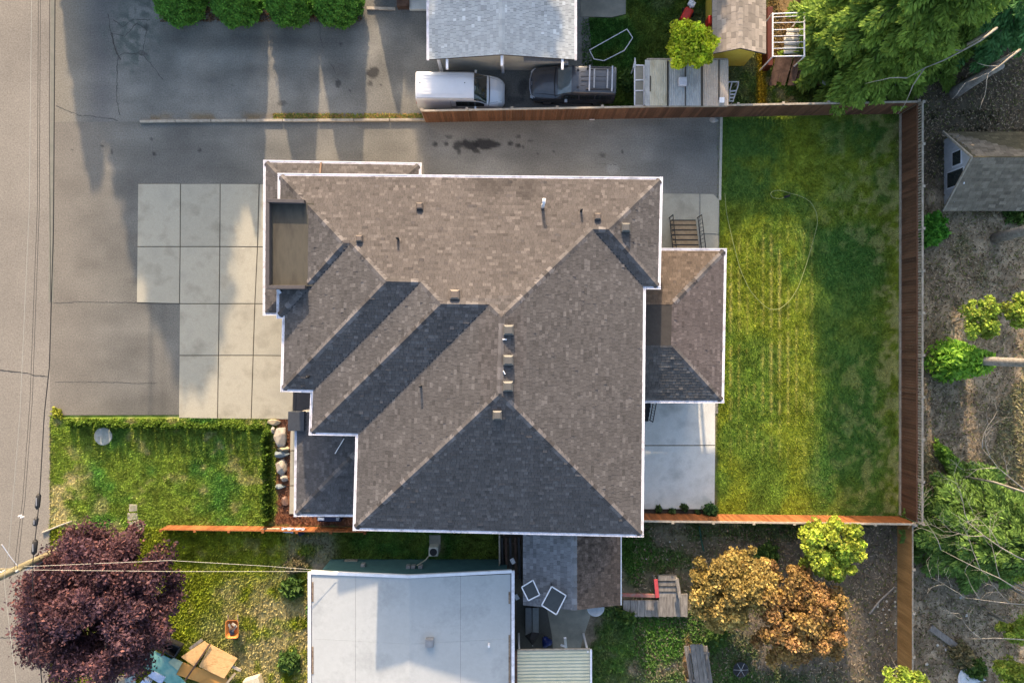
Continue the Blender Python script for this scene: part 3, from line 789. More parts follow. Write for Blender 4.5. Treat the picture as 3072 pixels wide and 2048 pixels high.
gutter((pc.x + .06, top_y), pc, -pW.n, house, PZ, ext=(0, .15), w=.13); gutter(pc, (-7.55, pc.y - .015), -pS.n, house, PZ, w=.13)
MB().prism([(pc.x + .02, pc.y + .02), (-7, pc.y + .02), (-7, top_y), (pc.x + .06, top_y)], PZ - .14, PZ - .015).build('soffit', WHITEPAINT, house)
for q in ((pc.x + .5, pc.y + .5), (pc.x + .5, top_y - .4)):
    MB().box((q[0], q[1], (PZ - .1) / 2), (.3, .3, PZ - .1)).build('porch_post', SIDING, house)
# dark square column cap, entry landing and slim metal flashing beside the front door
FLASH = flat('dark_grey_sheet_metal', (0.06, 0.065, 0.075), rough=0.4, metal=.2)
cc = [P(864, 1234, 3.6), P(913, 1234, 3.6), P(912, 1293, 3.6), P(863, 1292, 3.6)]
MB().prism([(p.x, p.y) for p in cc], 3.3, 3.6).build('column_cap', FLASH, house, bevel=.02)
MB().prism([(cc[0].x + .15, cc[0].y - .15), (cc[1].x - .15, cc[1].y - .15), (cc[2].x - .15, cc[2].y + .15), (cc[3].x + .15, cc[3].y + .15)], 0, 3.3).build('column', STONE, house)
MB().prism(pp([(914, 1236), (921, 1236), (920, 1289), (914, 1289)], 3.45), 3.0, 3.45).build('flashing', GREYMETAL, house)
LAND = flat('dark_landing', (0.05, 0.045, 0.045), rough=.5)
lz = .35
MB().prism(pp([(880, 1170), (888, 1170), (887, 1236), (879, 1236)], lz), 0, lz).build('step', LAND, house)
MB().prism(pp([(889, 1165), (990, 1165), (990, 1240), (888, 1240)], lz + .18), 0, lz + .18).build('landing', LAND, house)

# roof vents and pipes
VENT = flat('brown_vent_metal', (0.13, 0.105, 0.09), rough=.5); VENTD = flat('grey_vent_metal', (0.1, 0.095, 0.09), rough=.5)
vb = MB().add([(-.2, -.2, -.12), (.2, -.2, -.12), (.2, .2, -.12), (-.2, .2, -.12), (-.2, -.2, .07), (.2, -.2, .07), (.2, .2, .07), (-.2, .2, .07), (-.13, -.13, .13), (.13, -.13, .13), (.13, .13, .13), (-.13, .13, .13)],
              [(0, 1, 5, 4), (1, 2, 6, 5), (2, 3, 7, 6), (3, 0, 4, 7), (4, 5, 9, 8), (5, 6, 10, 9), (6, 7, 11, 10), (7, 4, 8, 11), (8, 9, 10, 11)])
vm1, vm2 = vb.mesh('roof_vent', VENT), vb.mesh('roof_vent', VENTD)
for x, y, pl, k, sc in [(1080, 717, N_, 1, .72), (1260, 620, N_, 1, .72), (1792, 651, N_, 1, .72), (1876, 684, E1, 2, 1), (1365, 884, N_, 1, 1.05), (1526, 990, E2, 2, 1.1), (1525, 1080, E2, 2, 1.1), (1524, 1158, E2, 2, 1.1), (1492, 1244, S4, 2, 1)]:
    p = on_plane(x, y, pl); o = link('roof_vent', vm1 if k == 1 else vm2, house, loc=p + Vector((0, 0, .1))); o.scale = (sc, sc, 1.15)
for x, y, pl in [(1195, 717, N_), (1743, 633, N_), (927, 1130, S2), (1263, 1157, W4)]:
    p = on_plane(x, y, pl); MB().tube([p - Vector((0, 0, .1)), p + Vector((0, 0, .4))], .055, 10).build('vent_pipe', BLACK, house, smooth=True)
p = on_plane(1628, 622, N_); MB().tube([p - Vector((0, 0, .1)), p + Vector((0, 0, .55)), p + Vector((.02, .05, .72)), p + Vector((.04, .25, .78))], .075, 12).build('vent_pipe', WHITEPAINT, house, smooth=True)
for x, y, dx, dy in [(1508, 1018, 12, 0), (1510, 1112, 5, 10)]:
    p, q = on_plane(x, y, E2), on_plane(x + dx, y + dy, E2); up_ = Vector((0, 0, .05)); MB().tube([p + up_, q + up_], .03, 8).build('vent_pipe', WHITEPAINT, house)
# scraps lying on the roofs
s1, s2 = Vector((P(1034, 1314, 4.0).x, P(1034, 1314, 4.0).y, 0)), Vector((P(1005, 1360, 4.0).x, P(1005, 1360, 4.0).y, 0))
for s in (s1, s2): s.z = PZ + PT * (s.x - pc.x) + .05
tag(MB().tube([s1, s2], .022, 6).build('white_stick', WHITEPAINT), 'thin white stick lying on the dark porch roof', 'stick')

# ---- back porch with its lower hip roof
DZ, DT = 3.9, 0.3
dN_ = EL((1960, 751), (2172, 753), DT, DZ, (7, 1)); dE = EL((2172, 752), (2164, 1200), DT, DZ, (7, 1)); dS = EL((1960, 1200), (2164, 1200.5), DT, DZ, (7, 1))
e1, e2 = i2(dN_, dE), i2(dE, dS); xw = 5.7; run = 2.75
r1, r2 = i2(dN_, dE, run), i2(dE, dS, run); r1.z = r2.z = DZ + DT * run
nW, sW_ = Vector((xw, i2(dN_, dE).y + .02, DZ)), Vector((xw, e2.y, DZ))
tN, tS = Vector((xw, r1.y, r1.z)), Vector((xw, r2.y, r2.z))
dsl = [[nW, e1, r1, tN], [e1, e2, r2, r1], [e2, sW_, tS, r2], [tN, r1, r2, tS]]
rb = MB()
for s in dsl: rb.add([p - Vector((0, 0, .004)) for p in s], [tuple(range(len(s)))])
droof = rb.build('back_porch_roof', DECK, house)
shingle_slopes([(s, t) for s, t in zip(dsl, [(1.16, .99, .8), (1.05, .98, .98), (.95, 1, 1), (.8, .95, .9)])], droof, SHING, SHINGP, base=tuple(SB), seed=8, n_parts=0)  # low sun tinted into the north slope, shade into the flat top
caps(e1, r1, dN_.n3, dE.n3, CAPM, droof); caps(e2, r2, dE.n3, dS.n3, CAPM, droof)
gutter((6.95, nW.y), e1, -dN_.n, house, DZ, ext=(0, .15)); gutter(e1, e2, -dE.n, house, DZ, ext=(0, 0)); gutter(e2, (6.1, sW_.y), -dS.n, house, DZ, ext=(.15, 0))
MB().prism([(xw, nW.y - .02), (e1.x - .02, e1.y - .02), (e2.x - .02, e2.y + .02), (xw, sW_.y + .02)], DZ - .15, DZ - .015).build('soffit', WHITEPAINT, house)
DZF = 1.15
PORCHW = mat('deck_boards', [(0.2, 0.14, 0.085), (0.3, 0.22, 0.14)], scale=3, fine=.2)
MB().prism([(xw, 4.1), (10.2, 4.05), (10.1, -2.9), (xw, -2.8)], DZF - .2, DZF).build('porch_floor', PORCHW, house)
for q in ((10.0, 3.9), (9.95, .5), (9.9, -2.7)):
    MB().box((q[0], q[1], (DZ - .1) / 2), (.16, .16, DZ - .1)).build('porch_post', WHITEPAINT, house)
st = thing('wooden_steps', 'wooden steps with black railings going up to the back porch', 'steps')
TREAD = mat('tan_treads', [(0.24, 0.17, 0.1), (0.34, 0.26, 0.17)], scale=4, fine=.2)
for i in range(9):
    zt = DZF - .12 * (i + .9); yy = 4.25 + .29 * i
    MB().box((9.5, yy, zt), (1.42, .2, .05)).build('tread', TREAD, st)
    MB().box((9.5, yy + .135, zt - .06), (1.38, .085, .06)).build('riser', BLACK, st)
def railing(p0, p1, parent, h=.9, n=12, base0=0, base1=0):
    mb = MB(); a, b = Vector(p0), Vector(p1)
    for k, zz in ((0, h), (1, .12)): MB().tube([a + Vector((0, 0, zz)), b + Vector((0, 0, zz))], .025, 6).build('rail', BLACK, parent)
    for i in range(n + 1):
        q = a.lerp(b, i / n); MB().tube([q, q + Vector((0, 0, h))], .03 if i in (0, n) else .012, 6).build('baluster', BLACK, parent)
railing((8.72, 4.2, DZF), (8.72, 6.85, .05), st); railing((10.28, 4.2, DZF), (10.28, 6.85, .05), st)
st2 = thing('dark_steps', 'dark steps with black railing at the south end of the back porch', 'steps')
for i in range(5): MB().box((6.9, -3.2 - .27 * i, DZF - .2 - .2 * i), (1.3, .26, .05)).build('tread', BLACK, st2)
railing((7.62, -3.1, DZF), (7.62, -4.35, .1), st2, n=8)
# ================================================================== NEIGHBOURING BUILDINGS
def gable(name, label, cat, xw, xr, xe, ys, yn, ze, zr, wallm, shm, shp, base, inset=.3, n_parts=150, expo=.16, widths=(.16, .22, .28), seed=1, tints=((1, 1, 1), (1, 1, 1)), odd=.14, rise=.014, cap=True, thick=.1, capm=None):
    """gable roof with a north-south ridge"""
    t = thing(name, label, cat)
    w0, w1, e0, e1, r0, r1 = [Vector(p) for p in ((xw, ys, ze), (xw, yn, ze), (xe, ys, ze), (xe, yn, ze), (xr, ys, zr), (xr, yn, zr))]
    rb = MB().slab([w0, r0, r1, w1], thick).slab([r0, e0, e1, r1], thick)
    rf = rb.build('roof', DECK, t)
    up = Vector((0, 0, .004))
    if shm: shingle_slopes([([w1 + up, w0 + up, r0 + up, r1 + up], tints[0]), ([e0 + up, e1 + up, r1 + up, r0 + up], tints[1])], rf, shm, shp, exposure=expo, widths=widths, n_parts=n_parts, base=base, seed=seed, odd=odd, rise=rise)
    nw = Vector((-(zr - ze), 0, xr - xw)).normalized(); ne = Vector((zr - ze, 0, xe - xr)).normalized()
    if cap and shm: caps(r0, r1, nw, ne, capm or (shp[0] if isinstance(shp, (list, tuple)) else shp), rf, step=.3)
    def zat(x): return ze + (zr - ze) * ((x - xw) / (xr - xw) if x < xr else (xe - x) / (xe - xr)) - thick - .01
    a, b = xw + inset, xe - inset; y0, y1 = ys + inset, yn - inset
    mb = MB()
    vs = [(a, y0, -.05), (b, y0, -.05), (b, y1, -.05), (a, y1, -.05), (a, y0, zat(a)), (b, y0, zat(b)), (b, y1, zat(b)), (a, y1, zat(a)), (xr, y0, zat(xr)), (xr, y1, zat(xr))]
    mb.add(vs, [(0, 1, 5, 8, 4), (2, 3, 7, 9, 6), (1, 2, 6, 5), (3, 0, 4, 7)])
    mb.build('wall', wallm, t)
    return t, rf

# white-roofed house to the south
TEAL = mat('teal_siding', [(0.04, 0.1, 0.108), (0.06, 0.14, 0.15)], scale=2, rough=.7, fine=.1)
wh, wroof = gable('white_roof_house', 'long low house with white membrane roof and dark teal siding', 'house', -10.28, -5.17, -.04, -30, -11.86, 3.0, 3.62, TEAL, None, None, None, inset=.22)
MEMW = mat('white_membrane', [(0.32, 0.335, 0.34), (0.38, 0.395, 0.4), (0.36, 0.375, 0.38)], scale=.5, detail=9, rough=.55, fine=.07, fscale=4)
wx0, wxr, wx1 = -10.25, -5.17, -.06
def wz(x): return 3.0 + .62 * ((x + 10.28) / 5.11 if x < wxr else (-.04 - x) / 5.13)
for x0, x1 in ((-10.25, -7.95), (-7.94, wxr - .14), (wxr + .14, -2.62), (-2.61, -.07)):
    for y0, y1 in ((-15.2, -11.9), (-19.2, -15.206), (-30, -19.206)):
        MB().slab([(x0, y0, wz(x0) + .02), (x1, y0, wz(x1) + .02), (x1, y1, wz(x1) + .02), (x0, y1, wz(x0) + .02)], .018).build('roof_panel', MEMW, wroof)
for s in (-1, 1): MB().slab([(wxr, -30, 3.65), (wxr + s * .15, -30, 3.63), (wxr + s * .15, -11.88, 3.63), (wxr, -11.88, 3.65)], .02).build('ridge_strip', MEMW, wroof)
MB().beam((-10.36, -30, 3.0), (-10.36, -11.78, 3.0), .16, .16).build('gutter', GUTTER, wh)
MB().beam((.05, -30, 3.0), (.05, -11.72, 3.0), .16, .16).build('gutter', GUTTER, wh)
MB().beam((-10.28, -11.8, 3.01), (wxr, -11.8, 3.63), .15, .16).build('fascia', WHITEPAINT, wh)
MB().beam((wxr, -11.8, 3.63), (-.02, -11.75, 3.01), .15, .16).build('fascia', WHITEPAINT, wh)
LITTER = mat('leaf_litter', [(.1, .06, .04), (.3, .24, .18)], scale=8, fine=.3)
for x, a, b in ((-10.2, -13.3, -12.3), (-10.2, -17, -15.6), (-.13, -13.4, -12.8), (-.13, -18, -15)):
    MB().box((x, (a + b) / 2, 3.035), (.09, b - a, .04)).build('gutter_litter', LITTER, wh)
q = P(1290, 1922, 3.5); vt = MB().box((q.x, q.y, 3.62), (.42, .42, .3)).build('roof_vent', GREYMETAL, wh, bevel=.02)
MB().box((q.x + .02, q.y - .02, 3.79), (.3, .34, .06)).build('vent_hood', GREYMETAL, vt)
q = P(1467, 1932, 3.2); MB().tube([(q.x, q.y, 3.1), (q.x, q.y, 3.45)], .06, 10).build('vent_pipe', WHITEPAINT, wh)
for a, b, zz in ((1090, 1680, 1.2), (1225, 1692, 1.5), (1240, 1692, 1.5), (1262, 1686, 1.5)):
    q = P(a, b, zz); MB().box((q.x, -12.0, zz), (.22, .16, .35)).build('meter_box', GREYMETAL, wh, bevel=.02)
MB().tube([(-8.9, -11.97, 2.6), (-8.6, -11.9, 2.85), (-8.2, -11.9, 2.8), (-8.05, -12, 2.5)], .03, 6).build('cable_loop', WHITEPAINT, wh)
MB().beam(P(1035, 1684, .3) , P(1073, 1684, .3), .2, .3).build('wall_plinth', OLDCONCRETE, wh)
# heat pump
hp = thing('heat_pump', 'square white heat pump unit on the grass beside the teal wall', 'heat pump')
q = P(1300, 1655, .7)
MB().box((q.x, q.y, .37), (.52, .5, .66)).build('casing', flat('cream_casing', (.55, .54, .48)), hp, bevel=.05)
MB().lathe((q.x, q.y, .705), [(.2, 0), (.2, .02), (.17, .02), (.17, .004), (.02, .004)], 20).build('fan_grille', DARKMETAL, hp)
MB().box((q.x + .02, q.y + .3, .06), (.62, .9, .1)).build('base_slab', OLDCONCRETE, hp)
MB().tube([(q.x - .2, q.y - .2, .5), (q.x - .45, -11.95, .6), (q.x - .8, -12, 1.3)], .03, 6).build('line_set', flat('cream_pipe', (.5, .46, .36)), hp)

# light grey garage to the north
GREYSH = mat('pale_shingle_mass', [(.3, .3, .3)], attr=True, rough=.9, spec=.2, fine=.12, fscale=15)
PALE = (.37, .395, .41)
GREYSHP = mat('pale_shingle_single', [tuple(c * .93 for c in PALE), tuple(c * 1.05 for c in PALE)], rough=.9, fine=.12, rnd=.14)
gar, groof2 = gable('grey_garage', 'open garage with pale blue grey shingle roof beside the parked van', 'garage', -4.28, -.52, 3.22, 14.55, 25.5, 2.7, 3.32, SIDING, GREYSH, GREYSHP, PALE, inset=.5, n_parts=200, seed=12, odd=.05)
gutter((-4.28, 25.5), (-4.28, 14.55), (-1, 0), gar, 2.7); gutter((3.22, 14.55), (3.22, 25.5), (1, 0), gar, 2.7)
for x, zz in ((-3.35, 2.72), (-.52, 3.15), (2.6, 2.7)):
    MB().beam((x, 15.5, zz), (x, 14.05, zz - .02), .12, .16).build('rafter_tail', WHITEPAINT, gar)
for x in (-3.9, -.5, 2.8): MB().box((x, 14.95, 1.3), (.15, .15, 2.6)).build('post', WHITEPAINT, gar)
MB().beam((.6, 14.75, 2.35), (2.9, 14.72, 2.35), .35, .25).build('rolled_door', GREYMETAL, gar)
pot = thing('garden_step', 'grey concrete step with planter at the driveway edge beside the garage', 'step')
MB().prism(pp([(1190, -60), (1285, -60), (1285, 28), (1228, 28), (1228, 12), (1190, 12)], .2), 0, .2).build('slab', PATIO, pot)
MB().prism(pp([(1190, -60), (1226, -60), (1226, 18), (1190, 18)], .45), .0, .45).build('planter', BROWNWOOD, pot)
MB().prism(pp([(1100, 20), (1185, 22), (1185, 30), (1100, 28)], .1), 0, .1).build('edging', WEATHERED, pot)
slab2 = MB().prism(pp([(1742, -60), (1878, -60), (1877, 42), (1835, 52), (1742, 50)], .03), -.1, .03).build('paved_slab', OLDCONCRETE, None); struct(slab2, 'grey concrete slab beside the pale garage')

# yellow shed with shake roof
YELLOW = mat('yellow_siding', [(.62, .42, .055), (.7, .5, .08)], scale=3, rough=.7, fine=.06)
SHAKE = mat('shake_mass', [(.3, .3, .3)], attr=True, rough=.9, fine=.2, fscale=12); SK = (.31, .265, .225)
SHAKEP = mat('shake_single', [tuple(c * .85 for c in SK), tuple(c * 1.1 for c in SK)], rough=.9, fine=.2, rnd=.3)
gable('yellow_shed', 'yellow shed with weathered tan shake roof', 'shed', 10.42, 11.66, 13.2, 14.95, 22.5, 2.45, 3.15, YELLOW, SHAKE, SHAKEP, SK, inset=.33, n_parts=300, expo=.24, widths=(.3, .45, .6), seed=14, odd=.25, rise=.02)
# dark red fence panel beside it
tag(MB().box((14.05, 16.6, .4), (.3, 3.2, .8)).build('red_planter_wall', flat('dark_red_boards', (.085, .016, .01)), None, bevel=.02), 'dark red board box wall between the yellow shed and white frame', 'wall')

# brown mossy shed roof south of the house
BR = (.15, .14, .135)
BRM = mat('mossy_shingle_mass', [(.1, .1, .1)], attr=True, rough=.95, fine=.4, fscale=7); BRP = [mat('worn_grey_shingle_single', [tuple(c * k * .75 for c, k in zip(BR, (1.3, 1.38, 1.5))), tuple(c * k * 1.15 for c, k in zip(BR, (1.3, 1.38, 1.5)))], scale=1.2, rough=.95, fine=.3, rnd=.25), mat('mossy_shingle_single', [tuple(c * k * .5 for c, k in zip(BR, (.85, .64, .5))), tuple(c * k * 1.25 for c, k in zip(BR, (.9, .7, .58)))], scale=3.5, rough=.95, fine=.5, fscale=9, rnd=.35)]
shed, sroof = gable('old_shed', 'old shed with mossy brown and grey shingle roof between the houses', 'shed', .58, 3.2, 5.65, -13.75, -9.75, 2.3, 3.0, BROWNWOOD, BRM, BRP, BR, inset=.2, n_parts=300, expo=.18, widths=(.22, .3), seed=16, odd=.2, rise=.018, tints=((1.35, 1.42, 1.55), (.85, .64, .5)))
MB().beam((5.7, -13.75, 2.28), (5.7, -9.75, 2.28), .05, .08).build('drip_edge', WHITEPAINT, shed)
# A-frame shed among the trees
AF = (.195, .165, .13)
AFM = mat('grey_brown_shingle_mass', [(.1, .1, .1)], attr=True, rough=.95, fine=.3, fscale=9); AFP = mat('grey_brown_shingle_single', [tuple(c * .8 for c in AF), tuple(c * 1.15 for c in AF)], rough=.95, fine=.25, rnd=.3)
af = thing('playhouse', 'steep-roofed shed with white gable front standing among the trees', 'shed')
ys, yr, yn, zr, zb = 7.15, 9.5, 11.45, 2.7, .55; xa, xb = 23.75, 29.5
sl1 = [Vector((xa - .15, ys, zb)), Vector((xb, ys, zb)), Vector((xb, yr, zr)), Vector((xa, yr, zr))]
sl2 = [Vector((xb, yn, zb)), Vector((xa - .15, yn, zb)), Vector((xa, yr, zr)), Vector((xb, yr, zr))]
afr = MB().slab(sl1, .08).slab(sl2, .08).build('roof', DECK, af)
shingle_slopes([([p + Vector((0, 0, .004)) for p in sl1], (1, 1, 1)), ([p + Vector((0, 0, .004)) for p in sl2], (.5, .52, .42))], afr, AFM, AFP, exposure=.2, widths=(.3, .4), n_parts=200, base=AF, seed=18, odd=.2, rise=.018)  # north slope tinted dark, tree shade put into its colour
GW = mat('grey_white_boards', [(.42, .43, .46), (.55, .56, .58)], scale=3, fine=.15)
MB().add([(24.0, ys + .25, 0), (24.0, yn - .25, 0), (24.0, yn - .25, .6), (24.0, yr, zr - .14), (24.0, ys + .25, .6), (29, ys + .25, 0), (29, yn - .25, 0), (29, yn - .25, .6), (29, ys + .25, .6), (29, yr, zr - .14)], [(0, 4, 3, 2, 1), (0, 5, 8, 4), (1, 2, 7, 6), (5, 6, 7, 9, 8)]).build('wall', GW, af)
for (y0, y1, z0, z1) in ((8.35, 9.3, .3, 1.75), (9.45, 10.3, .75, 1.55)):
    f = MB().box((23.985, (y0 + y1) / 2, (z0 + z1) / 2), (.05, y1 - y0, z1 - z0)).build('window', WHITEPAINT, af)
    MB().box((23.955, (y0 + y1) / 2, (z0 + z1) / 2), (.02, y1 - y0 - .14, z1 - z0 - .14)).build('pane', GLASS, f)
for y in np.arange(ys + .4, yn - .3, .25):
    h = .55 + (zr - .75) * (1 - abs(y - yr) / (yr - ys + .1)); MB().box((23.992, y, h / 2), (.012, .03, h)).build('batten', GW, af)
MB().beam((xa - .18, ys - .02, zb + .04), (xa - .02, yr, zr + .04), .08, .1).build('bargeboard', WEATHERED, af); MB().beam((xa - .18, yn + .02, zb + .04), (xa - .02, yr, zr + .04), .08, .1).build('bargeboard', WEATHERED, af)

# lean-to of corrugated sheets behind the fence
lt = thing('lean_to', 'low lean-to roofed with pale stained corrugated sheets behind the fence', 'lean-to')
def corrugated(name, x0, x1, y0, y1, z, m, parent, period=.09, amp=.014, axis='y', tilt=0.0):
    """sheet whose ribs run along the given axis"""
    n = int((x1 - x0 if axis == 'y' else y1 - y0) / period) * 4
    V = []
    for j in (0, 1):
        for i in range(n + 1):
            t = i / n; h = amp * math.sin(i * math.pi / 2)
            if axis == 'y': V.append((x0 + t * (x1 - x0), y0 if j == 0 else y1, z + h + tilt * t))
            else: V.append((x0 if j == 0 else x1, y0 + t * (y1 - y0), z + h + tilt * j))
    F = [(i, i + 1, n + 2 + i, n + 1 + i) for i in range(n)]
    o = MB().add(V, F if axis == 'y' else [f[::-1] for f in F]).build(name, m, parent)
    so = o.modifiers.new('solid', 'SOLIDIFY'); so.thickness = .008
    return o
SHEETW = mat('stained_cream_sheet', [(.34, .3, .21), (.5, .46, .36), (.42, .38, .29)], scale=1.2, fine=.12, fscale=8, rough=.6, stretch=(1.4, .6, 1)); SHEETG = mat('stained_grey_sheet', [(.26, .27, .27), (.4, .4, .39), (.33, .34, .34)], scale=1.4, fine=.2, fscale=6, rough=.6, stretch=(1.4, .6, 1))
SHEETP = mat('stained_pink_sheet', [(.4, .33, .27), (.5, .43, .36)], scale=1.2, fine=.15, fscale=8, rough=.6)
for i, (a, b, m) in enumerate([(1935, 1953, SHEETG), (1950, 2004, SHEETW), (2001, 2056, SHEETG), (2053, 2106, SHEETG), (2103, 2158, SHEETP), (2155, 2185, SHEETP)]):
    p, q = P(a, 320, 2.2), P(b, 180, 2.2)
    corrugated('roof_sheet', p.x, q.x, p.y + .05, q.y, 2.2 + .012 * (i % 2), m, lt)
MOSS = flat('moss_seam', (.05, .042, .032), fine=.4)
for x, y0, y1, w in ((2003, 182, 318, .1), (2056, 185, 318, .05), (2106, 185, 318, .12), (2157, 180, 300, .07), (1951, 228, 275, .06)):
    MB().beam(P(x, y0, 2.235), P(x, y1, 2.235), w, .02).build('moss_seam', MOSS, lt)
for a, b in (((1940, 178), (2182, 178)), ((1937, 320), (2182, 319))): MB().beam(P(*a, 2.15), P(*b, 2.15), .06, .1).build('edge_beam', WEATHERED, lt)
for x, y in ((1945, 190), (2178, 190), (1945, 312), (2178, 312)): MB().beam(P(x, y, 0) , (P(x, y, 2.1).x, P(x, y, 2.1).y, 2.1), .1, .1).build('post', WEATHERED, lt)
q = P(2049, 244, 2.4); vb2 = tag(MB().box((q.x, q.y, 2.33), (.42, .44, .22)).build('white_vent_box', flat('pale_lilac_box', (.55, .53, .57)), None, bevel=.03), 'small white square box on the corrugated lean-to roof', 'box')
q = P(2166, 300, 2.3); tag(MB().box((q.x, q.y, 2.27), (.26, .28, .08)).build('white_tile', WHITEPAINT, None, bevel=.01), 'small white tile lying on the corner of the lean-to roof', 'tile')
rk = thing('mesh_rack', 'white framed rack of grey mesh panels leaning beside the lean-to', 'rack')
zq = 1.5; MESHG = flat('grey_mesh', (.25, .24, .2))
for a, b in (((1904, 196), (1904, 318)), ((1932, 197), (1932, 318)), ((1903, 196), (1933, 197)), ((1903, 318), (1933, 318)), ((1904, 241), (1932, 240)), ((1904, 273), (1932, 272))):
    MB().beam(P(*a, zq), P(*b, zq), .06, .06).build('frame_bar', WHITEPAINT, rk)
for y0, y1 in ((199, 238), (243, 270), (275, 316)): MB().prism(pp([(1906, y0), (1930, y0), (1930, y1), (1906, y1)], zq), zq - .03, zq - .01).build('mesh_panel', MESHG, rk)
for x, y in ((1904, 197), (1932, 197), (1904, 318), (1932, 318)): MB().beam((P(x, y, zq).x, P(x, y, zq).y, 0), (P(x, y, zq).x, P(x, y, zq).y, zq), .06, .06).build('leg', WHITEPAINT, rk)
MB().tube([P(1905, 174, 1.5), P(1905, 190, 1.5), P(1902, 205, 1.5)], [.03, .06, .09], 6).build('hanging_rag', GW, rk)
ld = thing('white_ladder', 'white metal step ladder lying behind the fence beside the lean-to', 'ladder')
lp = [((2186, 246), (2216, 246)), ((2216, 246), (2213, 262)), ((2213, 262), (2198, 306)), ((2196, 248), (2190, 270)), ((2190, 270), (2188, 306))]
for a, b in lp: MB().tube([P(*a, .6), P(*b, .6)], .035, 6).build('rail', WHITEPAINT, ld)
for k in range(4): MB().beam(P(2188, 274 + 10 * k, .6), P(2209 - 3.4 * k, 273 + 10 * k, .6), .08, .03).build('rung', WHITEPAINT, ld)
for x, y in ((2187, 247), (2214, 248), (2200, 304)): MB().tube([P(x, y, .6), (P(x, y, .6).x, P(x, y, .6).y, 0)], .03, 6).build('leg', WHITEPAINT, ld)

# corrugated canopy, patio and bits in the south yard
cp = thing('corrugated_canopy', 'pale green corrugated metal canopy at the photo bottom', 'canopy')
CORR = mat('pale_green_sheet', [(.4, .41, .31), (.5, .5, .4)], scale=1.5, fine=.1, rough=.5)
zc = 2.4; p, q = P(1552, 2200, zc), P(1770, 1952, zc)
corrugated('roof_sheet', p.x, q.x, p.y, q.y, zc, CORR, cp, period=.17, amp=.03, axis='x', tilt=-.12)
MB().beam((q.x + .06, p.y, zc - .1), (q.x + .06, q.y + .05, zc - .1), .1, .12).build('edge_gutter', WHITEPAINT, cp); MB().beam((p.x - .06, p.y, zc), (p.x - .06, q.y, zc), .12, .14).build('edge_beam', BROWNWOOD, cp); MB().beam((p.x, q.y + .05, zc - .03), (q.x, q.y + .07, zc - .12), .06, .1).build('edge_beam', WEATHERED, cp)
for x in (p.x + .1, q.x - .1):
    for y in (q.y - .1, -20.5): MB().box((x, y, 1.15), (.1, .1, 2.3)).build('post', WHITEPAINT, cp)
pv = MB().prism(pp([(1638, 1810), (1775, 1815), (1770, 1850), (1745, 1925), (1740, 1960), (1660, 1960), (1655, 1900)], .0), -.08, .02).build('paved_path', OLDCONCRETE, None); struct(pv, 'worn concrete path between the old shed and the canopy')
pv2 = MB().prism(pp([(1550, 1790), (1645, 1790), (1660, 1960), (1550, 1960)], .0), -.08, .004).build('paved_yard', flat('dark_paving', (.07, .068, .06), fine=.3), None); struct(pv2, 'dark paved corner beside the white-roofed house')
bn = thing('storage_chest', 'long dark grey storage chest beside the old shed', 'chest')
MB().prism(pp([(1576, 1822), (1595, 1822), (1595, 1905), (1576, 1905)], .7), 0, .7).build('lid', flat('slate_lid', (.11, .12, .13)), bn, bevel=.02)
MB().prism(pp([(1597, 1822), (1616, 1822), (1616, 1900), (1597, 1900)], .66), 0, .66).build('lid', flat('slate_lid_pale', (.15, .165, .17)), bn, bevel=.02)
um = thing('folded_umbrella', 'black half-open fabric parasol beside the storage chest', 'parasol')
ctr = P(1598, 1935, 1.4)
MB().add([P(1574, 1906, 1.1), P(1595, 1895, 1.5), P(1618, 1897, 1.3), P(1622, 1898, 1.1), P(1602, 1920, 1.5), ctr, P(1590, 1915, 1.6)], [(0, 6, 1), (1, 6, 4, 2), (2, 4, 3), (0, 5, 6), (6, 5, 4), (4, 5, 3)]).build('fabric', flat('black_fabric', (.016, .016, .018), rough=.9), um)
MB().tube([(ctr.x, ctr.y, 0), (ctr.x, ctr.y, 1.45)], .03, 8).build('pole', GREYMETAL, um)
cv = thing('blue_cover', 'crumpled blue plastic bag beside the black parasol', 'bag')
bm = bmesh.new(); bmesh.ops.create_icosphere(bm, subdivisions=3, radius=.28)
for v in bm.verts: v.co *= 1 + .25 * math.sin(9 * v.co.x + 4 * v.co.z) * math.cos(11 * v.co.y); v.co.z *= .7
me = bpy.data.meshes.new('bag'); bm.to_mesh(me); bm.free(); me.materials.append(flat('blue_plastic', (.01, .022, .12), rough=.35)); link('body', me, cv, loc=P(1640, 1925, .2))
wp = thing('white_post', 'white painted post leaning at the canopy edge', 'post')
MB().beam(P(1695, 1912, 1.6), P(1699, 1950, .2), .14, .08).build('post', WHITEPAINT, wp); MB().beam(P(1682, 1933, .9), P(1697, 1938, .9), .1, .06).build('bracket', WHITEPAINT, wp)
for (pts, lab, nm) in (([(1565, 1760), (1599, 1739), (1619, 1783), (1585, 1800)], 'smaller white framed dark screen panel on the old shed roof edge', 'framed_panel'),
                       ([(1655, 1758), (1698, 1785), (1669, 1842), (1625, 1814)], 'larger white framed dark screen panel tilted on the old shed roof', 'framed_panel')):
    z = 3.12; t = thing(nm, lab, 'panel'); w = [P(a, b, z) for a, b in pts]
    for i in range(4): MB().beam(w[i], w[(i + 1) % 4], .055, .05).build('frame', WHITEPAINT, t)
    MB().prism([(v.x, v.y) for v in w], z - .02, z - .005).build('screen', flat('dark_screen', (.05, .055, .058), rough=.5), t)
    for v in w[::2]: MB().beam((v.x, v.y, z), (v.x, v.y, 0.0 if v.y < -13.8 or v.x < .6 else 2.35), .04, .04).build('prop', DARKMETAL, t)
ds = thing('satellite_dish', 'grey half-hidden satellite dish at the old shed eave', 'satellite dish')
